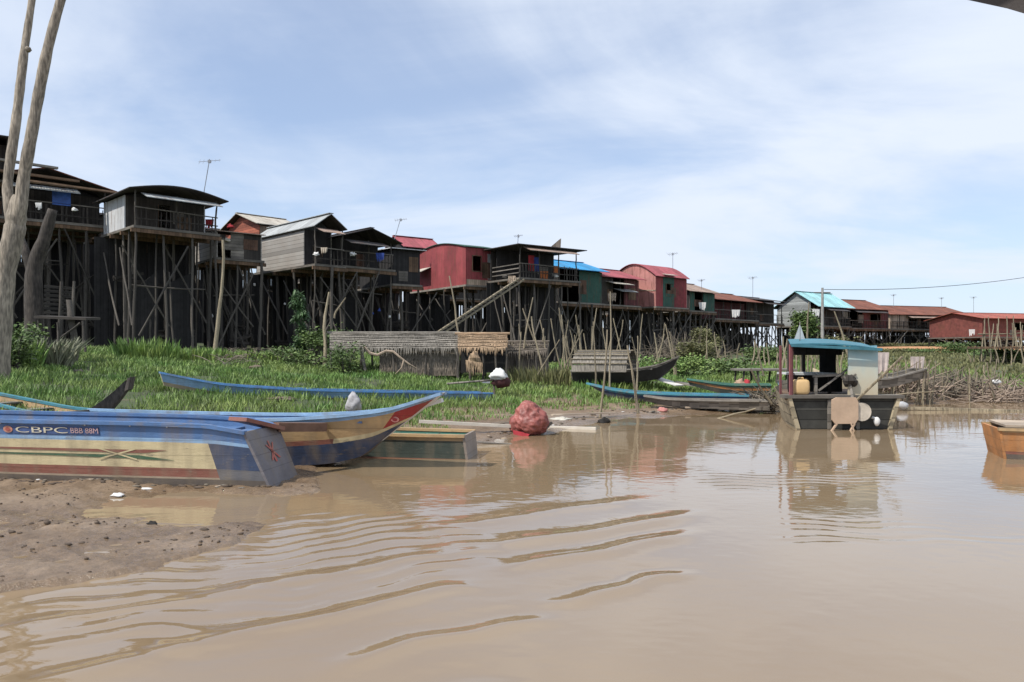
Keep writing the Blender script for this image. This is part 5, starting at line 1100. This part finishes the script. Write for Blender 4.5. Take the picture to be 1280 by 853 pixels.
m_dleaf = M('vine_leaf', (.03, .065, .022), rough=.6, kind='leaf', c2=(.05, .10, .03), scale=1.5, bump=0)
def front_line(x): return np.interp(x, [-30, -24, -18, -11, -3, 1, 6, 12, 22, 32, 45], [31, 33, 36, 40, 47, 46, 52, 58, 68, 76, 60])
def grass(n, xr, yr, hmin, hmax, wd, dens, name, lb):
    x = RNG.uniform(*xr, n); y = yr[0] + (yr[1] - yr[0]) * RNG.random(n) ** 1.35
    d = shore_dist(x, y); pn = fbm(x, y, 4.5, 6, 9); keep = (y > 10.9 + .5 * pn) & (d > 1.9 + .9 * pn) & (y < front_line(x) - 1.5 + 2.2 * pn) & (np.abs(x / y) < .80)
    keep &= ~((x < -1.2) & (y < 12.9) & (x > -7.2) & (y > 10.2)) 
    keep &= ~((pn < -.45) & (RNG.random(n) < .85)); keep &= ~((fbm(x, y, 1.4, 6, 5) > .75) & (RNG.random(n) < .7))
    keep &= ~((y > 34) & (RNG.random(n) < .45))
    x, y, pn, d = x[keep], y[keep], pn[keep], d[keep]; m = len(x); z = terrain(x, y)
    h = RNG.uniform(hmin, hmax, m) * (1 + .35 * pn) * np.clip(.35 + .3 * (d - 1.5), .3, 1); a = RNG.uniform(0, 6.283, m); l = RNG.uniform(.15, .8, m) * h
    P0 = np.c_[x, y, z - .02]; P1 = np.c_[x + l * np.cos(a), y + l * np.sin(a), z + h]; b_ = RNG.uniform(0, 6.283, m); w = wd * np.clip(y / 18, .7, 2.2); W_ = np.c_[w * np.cos(b_), w * np.sin(b_), 0 * w]
    tint = np.clip(RNG.normal(.5, .18, m) + .18 * fbm(x, y, 1.8, 5, 4), 0, 1)
    return leafmesh(name, P0, P1, W_, m_grass, tint, label=lb, kind='stuff')
grass(480000, (-26, 24), (10.5, 50), .07, .22, .009, 1, 'grass', 'green grass covering the bank between the boats and the houses')
def clump(px, Y, rx, h, n, mat, lb, nm='grass_clump', lean=.5, w=.02, cat='plant', grp='tall grass clumps'):
    g = gnd(px, Y); a = RNG.uniform(0, 6.283, n); r = rx * np.sqrt(RNG.random(n)); x = g.x + r * np.cos(a); y = g.y + r * .6 * np.sin(a); z = terrain(x, y)
    hh = h * RNG.uniform(.45, 1.1, n); l = hh * RNG.uniform(.1, lean, n); a2 = a + RNG.normal(0, .8, n)
    bb = RNG.uniform(0, 6.283, n); P0 = np.c_[x, y, z]; P1 = np.c_[x + l * np.cos(a2), y + l * np.sin(a2), z + hh]
    return leafmesh(nm, P0, P1, np.c_[w * np.cos(bb), w * np.sin(bb), 0 * bb], mat, np.clip(RNG.normal(.6, .2, n), 0, 1), label=lb, cat=cat, group=grp)
def shrub(px, Y, rx, h, n, mat, lb, nm='shrub', z0=0.1, leaf=.09, ry=None, hang=False, cat='shrub', grp='shrubs along the bank', ptop=1.0):
    g = gnd(px, Y); t = thing(nm, g, lb, cat, grp); ry = ry or rx
    nc = max(6, int(n / 90)); cx = RNG.normal(0, .45, nc) * rx; cy = RNG.normal(0, .4, nc) * ry; cz = z0 + (h - z0) * RNG.random(nc) ** .8
    tp = 1 - (1 - ptop) * (cz / h); cx *= tp; cy *= tp
    k = RNG.integers(0, nc, n); sp_ = rx * .17 + .04; x = g.x + cx[k] + RNG.normal(0, sp_, n) * tp[k]; y = g.y + cy[k] + RNG.normal(0, sp_, n); z = g.z + np.maximum(cz[k] + RNG.normal(0, sp_ * .8 * min(1, h / (1.2 * rx)), n), .03)
    a = RNG.uniform(0, 6.283, n); l = leaf * RNG.uniform(.6, 1.5, n); dz = RNG.uniform(-.7, .7, n) * l + (-.8 * l if hang else 0)
    bb = RNG.uniform(0, 6.283, n); w = l * .3; P0 = np.c_[x, y, z]; P1 = np.c_[x + l * np.cos(a), y + l * np.sin(a), z + dz]
    o = leafmesh('foliage', P0, P1, np.c_[w * np.cos(bb), w * np.sin(bb), w * .4], mat, np.clip(RNG.normal(.5, .15, n) + np.repeat(0, n) + (RNG.random(nc)[k] - .5) * .5, 0, 1))
    o.parent = t; o.location = Vector(o.location) - g
    b = MB()
    for i in range(min(nc, 12)): p = Vector((g.x + cx[i], g.y + cy[i], g.z + cz[i])); b.tube([g + Vector((cx[i] * .2, 0, -.1)), g.lerp(p, .5) + Vector((0, 0, h * .08)), p], [.03, .02, .008], m_post, 5)
    b.build('stems', t); return t
clump(182, 29, 1.2, .85, 420, m_grass, 'tall arching grass clump under the white walled house', w=.03)
clump(20, 22, .7, .9, 420, m_grass, 'tall grass clump at the foot of the forked tree', w=.03)
clump(55, 23, .8, .9, 500, M('grey_grass', (.16, .17, .11), kind='leaf', bump=0, c2=(.25, .25, .18)), 'greyish drooping grass clump beside the broken table', w=.03, lean=.9)
clump(300, 31, 1.6, .5, 500, m_grass, 'low grass clump before the grey boarded house', w=.03)
clump(240, 30, 1.4, .55, 500, m_grass, 'low grass clump right of the arching clump', w=.03)
clump(690, 29, 2.0, .7, 900, m_olive, 'dry olive grass clump at the foot of the leaning sticks', w=.022)
clump(770, 27, 1.6, .4, 600, m_grass, 'short grass clump before the thatched boat', w=.025)
shrub(18, 20.8, .6, 1.2, 1300, m_leaf, 'leafy weed bush right beside the forked tree foot')
shrub(376, 31.5, .38, 3.1, 3000, m_dleaf, 'tall narrow vine covered post under the grey boarded house', nm='vine', hang=True, ry=.4, ptop=.45, leaf=.12)
shrub(398, 31, .8, 1.4, 2000, m_leaf, 'bright green bush left of the long thatch shelter')
shrub(376, 30, 1.3, .7, 1600, m_leaf, 'low spreading bush under the vine covered post')
shrub(432, 28.3, .7, 1.0, 1200, m_leaf, 'weedy bush growing into the left end of the thatch shelter')
shrub(872, 46, 1.0, 1.3, 3000, m_olive, 'large dry olive bush under the barrel roofed house', leaf=.13)
shrub(882, 50, .7, 2.2, 3000, m_olive, 'tall dry olive sapling before the open fronted house', leaf=.13)
shrub(850, 36, 1.7, .8, 2200, m_grass, 'green weed mound right of the thatched boat prow', leaf=.12)
shrub(905, 36, 1.7, .8, 2200, m_leaf, 'green weed mound left of the landing platform', leaf=.12)
shrub(955, 48, 1.4, 1.0, 2600, m_leaf, 'low green bush before the dark roofed house', leaf=.14)
shrub(1008, 66, 1.3, 3.6, 5000, m_leaf, 'leafy green tree before the grey gable', nm='small_tree', cat='tree', leaf=.2, z0=1.5)
shrub(1045, 62, 1.3, 1.4, 2500, m_olive, 'olive bush at the foot of the bare concrete pole', leaf=.16)
for k, (px, Y, rx, h, m, lb) in enumerate(((1115, 74, 2.4, .4, m_olive, 'olive bush on the bank just right of the houseboat roof'), (1150, 73, 2.4, .4, m_leaf, 'bush on the road bank over the motor shaft'), (1192, 70, 1.7, 1.0, m_leaf, 'dense green bush standing in front of the orange road'), (1215, 70, 1.5, .6, m_leaf, 'green bush on the road bank right of the dense one'),
        (1250, 58, 1.8, .5, m_leaf, 'bush below the bamboo jetty'), (1120, 88, 2.0, .35, m_olive, 'weeds behind the road before the rust brown roof'), (1160, 88, 2.5, .4, m_olive, 'weeds behind the road before the long rust red roof'), (1208, 88, 2.2, .5, m_olive, 'weeds behind the road at the end of the long roof'), (1262, 48, 1.4, .8, m_leaf, 'dark bush at the right edge under the jetty'))):
    shrub(px, Y, rx, h, 2400, m, lb, leaf=.13)
clump(12, 10.2, .35, .22, 260, m_leaf, 'small weed tuft before the large boat at the left edge', w=.012)
# bank right ground cover
def cover(n, xr, yr, h0, h1, mat, lb, nm):
    x = RNG.uniform(*xr, n); y = RNG.uniform(*yr, n); k = (shore_dist(x, y) > 2) & ((y < 84 - (x - 45) * .10 - 8.5) | (y > 87)) & (np.abs(x / y) < .85) & (fbm(x, y, 6, 5, 6) > -.5); x, y = x[k], y[k]; n = len(x); z = terrain(x, y); h = RNG.uniform(h0, h1, n); a = RNG.uniform(0, 6.28, n); b_ = RNG.uniform(0, 6.28, n)
    leafmesh(nm, np.c_[x, y, z - .03], np.c_[x + .4 * h * np.cos(a), y + .4 * h * np.sin(a), z + h], np.c_[.05 * np.cos(b_), .05 * np.sin(b_), 0 * x], mat, np.clip(RNG.normal(.5, .2, n), 0, 1), label=lb, kind='stuff')
cover(60000, (20, 75), (34, 79), .1, .28, m_olive, 'dry olive ground cover on the right bank below the road', 'ground_cover')
cover(30000, (25, 95), (88, 100), .2, .5, m_olive, 'weeds behind the orange road', 'ground_cover')

# ------------------------------------------------------------------ brushwood, fish trap stakes, jetty on the right
def brush(nm, label, px, Y, w, h, n, m, seed, cat='brushwood', lo=1.2, y2=1.2, kind=None, upright=.3):
    rr = random.Random(seed); g = gnd(px, Y); b = MB()
    for i in range(n):
        x = rr.uniform(-w, w); yy = rr.uniform(-y2, y2); env = h * (1 - (abs(x) / w) ** 2 * .6) ; z0 = rr.uniform(0, env * .6); L_ = rr.uniform(.4, 1) * lo
        d = Vector((rr.gauss(0, 1), rr.gauss(0, .6), rr.gauss(0, .5) + upright)).normalized() * L_; p = Vector((g.x + x, g.y + yy, 0)); p.z = G(p.x, p.y) * .7 + g.z * .3 + z0
        q = p + d; q.z = max(q.z, g.z * .5 + .05); q.z = min(q.z, g.z + h * 1.1); mid = p.lerp(q, .5) + Vector((0, 0, rr.uniform(-.06, .1))); b.tube([p, mid, q], [.022, .017, .008], m, 4, False)
    return b.build(nm, label=label, cat=cat, kind=kind)
m_brush = M('dry_brush', (.15, .125, .095), var=.4, scale=1.5, bump=0); m_brushp = M('pale_brush', (.28, .215, .165), var=.3, scale=1.5, bump=0)
brush('brushwood_heap', 'tangled grey brushwood heap in the middle of the right bank', 1182, 27.5, 1.8, .95, 420, m_brush, 1)
brush('brushwood_heap', 'pinkish brown brushwood heap just right of the houseboat', 1122, 26.5, .9, 1.2, 260, m_brushp, 2)
brush('brushwood_heap', 'low pale driftwood heap at the right edge of the bank', 1265, 26.5, 1.6, .7, 520, m_brushp, 3, upright=0)
brush('brushwood_heap', 'thin brushwood behind the grey raft left of the houseboat', 968, 22, .6, .6, 120, m_brush, 5, upright=.2)
brush('brushwood_heap', 'dark timber litter under the grey boarded house', 325, 32, 2.2, .5, 160, m_brush, 6, upright=0, lo=1.6)
brush('brushwood_heap', 'broken branches lying under the forked post', 285, 29, .8, .4, 60, m_brush, 8, upright=.1)
brush('brushwood_heap', 'dark brush tangle below the barrel roofed house', 850, 50, 2.6, 2.2, 260, m_brush, 9, upright=.6, lo=1.8)
rr = random.Random(4)
for k, (x0_, x1_, nn_, yt, yb, Yc, lb) in enumerate(((1090, 1170, 22, 450, 505, 25.0, 'upright stick of the fish trap just right of the houseboat'), (1170, 1250, 18, 450, 500, 26.5, 'upright stick of the fish trap before the grey brushwood'), (880, 975, 16, 430, 470, 44, 'thin stake in the row behind the landing platform'), (975, 1055, 22, 425, 480, 34, 'thin upright stake seen through and behind the houseboat cabin'))):
    for i in range(nn_):
        x = x0_ + (x1_ - x0_) * (i + rr.random()) / nn_; Y = Yc + rr.uniform(-1, 1); a = at(x + rr.uniform(-4, 4), yb, Y); g = G(a.x, a.y); a.z = g - .15; b_ = at(x + rr.uniform(-5, 5), yt + rr.uniform(-6, 22), Y)
        if b_.z > g + .3: pole('stake', a, b_, rr.uniform(.025, .04) * Y / 25, None, BAMB, lb, 'stake', lb.split(' stick')[0].split(' stake')[0] + ' stakes ' + str(['near', 'middle', 'back', 'behind'][k]))
plank(1128, 510, 22.2, 1300, 515, 21.5, .10, m_bamboo, 'long floating bamboo boom stretching right from the houseboat', .08, 'floating_boom')
b = MB(); b.ell(at(1128, 507, 22), (.17, .14, .12), M('grey_bag', (.42, .42, .43)), 10, 7, .3); b.build('float', smooth=True, label='grey rounded float beside the houseboat stern corner', cat='float')
# trestle under the bare boat
t = thing('trestle', gnd(1130, 24.2), 'rough stick trestle holding the bare grey boat', 'trestle')
for i, px in enumerate((1102, 1118, 1128, 1142, 1155, 1163)): pole('leg', gnd(px, 24.2, -.25), at(px + rr.uniform(-4, 4), 492, 24.2), .03, t, BAMB)
pole('rail', at(1100, 497, 24.1), at(1168, 490, 24.1), .03, t, BAMB)
# bamboo jetty
t = thing('bamboo_jetty', gnd(1262, 44), 'bamboo jetty on thin legs at the right edge below the red house', 'jetty')
b = MB(); p = at(1236, 436, 46); b.box(p, (6, -.3, 0), (0, 2.2, 0), (0, 0, .12), m_bwood); b.build('deck', t)
for i in range(16):
    for j in (0, 1.1, 2.1):
        x = p.x + .1 + i * .36; y = p.y + j - .02 * i; pole('leg', (x + rr.uniform(-.2, .2), y, G(x, y) - .1), (x + rr.uniform(-.15, .15), y, p.z + rr.uniform(-.05, .8 if j == 0 else 0)), .05, t, BAMB)
t = thing('fence', gnd(1230, 60), 'tall upright stake fence in front of the red walled house', 'fence')
for i in range(16):
    x = 1228 + i * 4; Y = 66; a = gnd(x, Y, -.2); pole('stake', a, at(x + rr.uniform(-2, 2), 398 + rr.uniform(-4, 14), Y), .07, t, BAMB)
pole('rail', at(1222, 418, 66), at(1296, 416, 66), .06, t, BAMB)
# low stake fence behind the boats, middle
# ------------------------------------------------------------------ mud clods, tiny shore litter (nobody could count)
b = MB(); mc = M('mud_clod', (.085, .06, .042), rough=.8, var=.3, scale=8); rr = random.Random(9)
n = 0
while n < 240:
    x = rr.uniform(-6.5, -2.2); y = rr.uniform(5.2, 9.5); d = float(shore_dist(np.array([x]), np.array([y]))[0]); h = G(x, y)
    if d < .05 or h < .012 or abs(x / y) > .75 or (mnoise.noise(Vector((x * 1.3, y * 1.3, 0))) < .02 and rr.random() < .85): continue
    r = rr.uniform(.003, .015) * (1.9 if rr.random() < .05 else 1); b.ell((x, y, h + r * .2), (r * rr.uniform(1, 2), r, r * .8), mc, 6, 4, .5); n += 1
b.build('mud_clods', smooth=True, label='dark clods and bits of debris scattered on the mud flat', kind='stuff')
b = MB(); n = 0
while n < 420:
    if n < 200: x = rr.uniform(-8, -3.0); y = rr.gauss(9.55, .12)
    else: x = rr.uniform(-.5, 9); y = float(np.interp(x, [-.5, .65, 2.4, 7.2, 12], [14.4, 16.1, 19.9, 22.3, 24.5])) + abs(rr.gauss(0, .5))
    h = G(x, y); r = rr.uniform(.008, .035)
    b.ell((x, y, h + r * .2), (r * rr.uniform(1, 2.5), r, r * .5), rr.choice((mc, m_gwood, m_pplank, mc, m_brush, mc, m_brush) if rr.random() < .93 else (m_clothw,)), 6, 4, .5); n += 1
b.build('shore_litter', smooth=True, label='small twigs and litter strewn along the grass edge', kind='stuff')

# veranda clutter
cl = [(196, 262, 37.6, m_clothw, 'pale pots on the veranda railing of the white walled house'), (288, 283, 40, m_clothr, 'red flower bush on the end of the curved roof house'), (262, 280, 39, m_clothr, 'dark red cloth hung at the right end of the curved roof veranda'), (284, 300, 40, m_pale, 'cream pot on the lean-to edge'),
      (48, 258, 33.5, m_clothw, 'white bundle on the veranda behind the forked tree'), (93, 262, 33.5, m_clothw, 'pale bowl on the veranda of the lumber beam house'), (395, 318, 41, m_clothw, 'pale crockery heap at the corner of the grey boarded house'), (405, 314, 41.2, M('buff_cloth', (.45, .38, .3)), 'buff cloth heap on the cluttered railing'), (441, 318, 42.5, m_clothw, 'white basin on the cluttered railing'),
      (475, 322, 43.5, m_clothb, 'blue cloth at the right end of the cluttered railing'), (632, 346, 48, m_gwood, 'grey basket at the corner of the platform house'), (640, 350, 47.6, m_tan, 'tan sack at the top of the gangway'), (680, 345, 49, m_ora, 'orange cloth on the platform house railing'), (694, 345, 49.5, m_clothw, 'white basin on the platform house railing'),
      (765, 372, 57, m_tan, 'tan sack under the tilted awning'), (878, 383, 66.5, m_clothw, 'pale bundle by the dark green house'), (920, 393, 70, m_clothw, 'pale cloth on the grey balcony'), (1215, 416, 80, m_clothw, 'white cloth pieces by the red walled house'), (1020, 392, 80, m_clothw, 'white cloth hanging beside the leafy green tree')]
for k, (x, y, Y, m, lb) in enumerate(cl):
    r = rr.uniform(.10, .16) * Y / 42
    if 'cloth' in lb or 'bundle' in lb or 'sack' in lb: drape(at(x, y, Y - .22), r * 3, r * 3.2, m, k).build('hung_cloth', smooth=True, label=lb, cat='cloth')
    else: lump(at(x, y, Y - .25), (r * 1.3, r * .8, r * .8), m, 60 + k, .7, 16, 10).build('bundle', smooth=True, label=lb, cat='bundle')
# stored things among the stilts
for k, (x, y, Y, m) in enumerate([(130, 377, 39, m_clothw), (147, 388, 39, m_clothw), (176, 360, 40, m_ora), (197, 360, 40, m_clothw), (215, 366, 40, m_clothw), (222, 398, 40, m_clothw), (265, 395, 41, m_clothw), (318, 356, 43, m_clothw), (356, 380, 43, m_clothw), (466, 392, 44, m_clothb), (474, 388, 44, m_clothb), (487, 396, 44, m_clothw), (540, 400, 52, m_gwood), (590, 392, 52, m_gwood)]):
    r = rr.uniform(.05, .09)
    hz_ = at(x, y, Y); t = lump(hz_, (r, r, r * 1.3), m, 90 + k, .5, 10, 6).build('hanging_bag', smooth=True, label=['pale bag high among the stilts below the lumber beam house', 'pale bag lower and further right below the lumber beam house', 'orange bag among the stilts of the white walled house', 'pale bag beside the orange bag', 'pale bag second to the right of the orange bag', 'pale bag hanging lowest under the white walled house', 'pale bag left of the tall forked post', 'pale bag under the patched lean-to hut', 'pale bag left of the vine covered post', 'crumpled blue cloth under the cluttered railing', 'smaller crumpled blue cloth under the cluttered railing', 'pale bag right of the crumpled blue cloths', 'grey bag under the left part of the red metal walled house', 'grey bag under the gangway'][k], cat='bag', group='bags and cloths hung among the stilts')

# ------------------------------------------------------------------ canopy of the tour boat overhead, right
m_can = M('canopy_wood', (.05, .04, .035), rough=.6)
A_ = at(1195, -3, 2.2); B__ = at(1330, 32, 2.0)
b = MB(); dirv = (B__ - A_); back = Vector((.30, -.45, .10)); up_ = Vector((0, 0, .05))
A0 = A_ - dirv * .6 ; 
A0 = A_ + Vector((-.35, .12, .16)); pts = [A0, A_, A_.lerp(B__, .5) + Vector((0, 0, .006)), B__, B__ + dirv * 1.6 + Vector((0, 0, -.05))]
for p, q in zip(pts[:-1], pts[1:]): b.hexa([p, q, q + back, p + back, p + up_, q + up_, q + back + up_, p + back + up_], m_can)
b.build('boat_canopy', label='dark canopy edge of the tour boat at the upper right corner', cat='canopy')
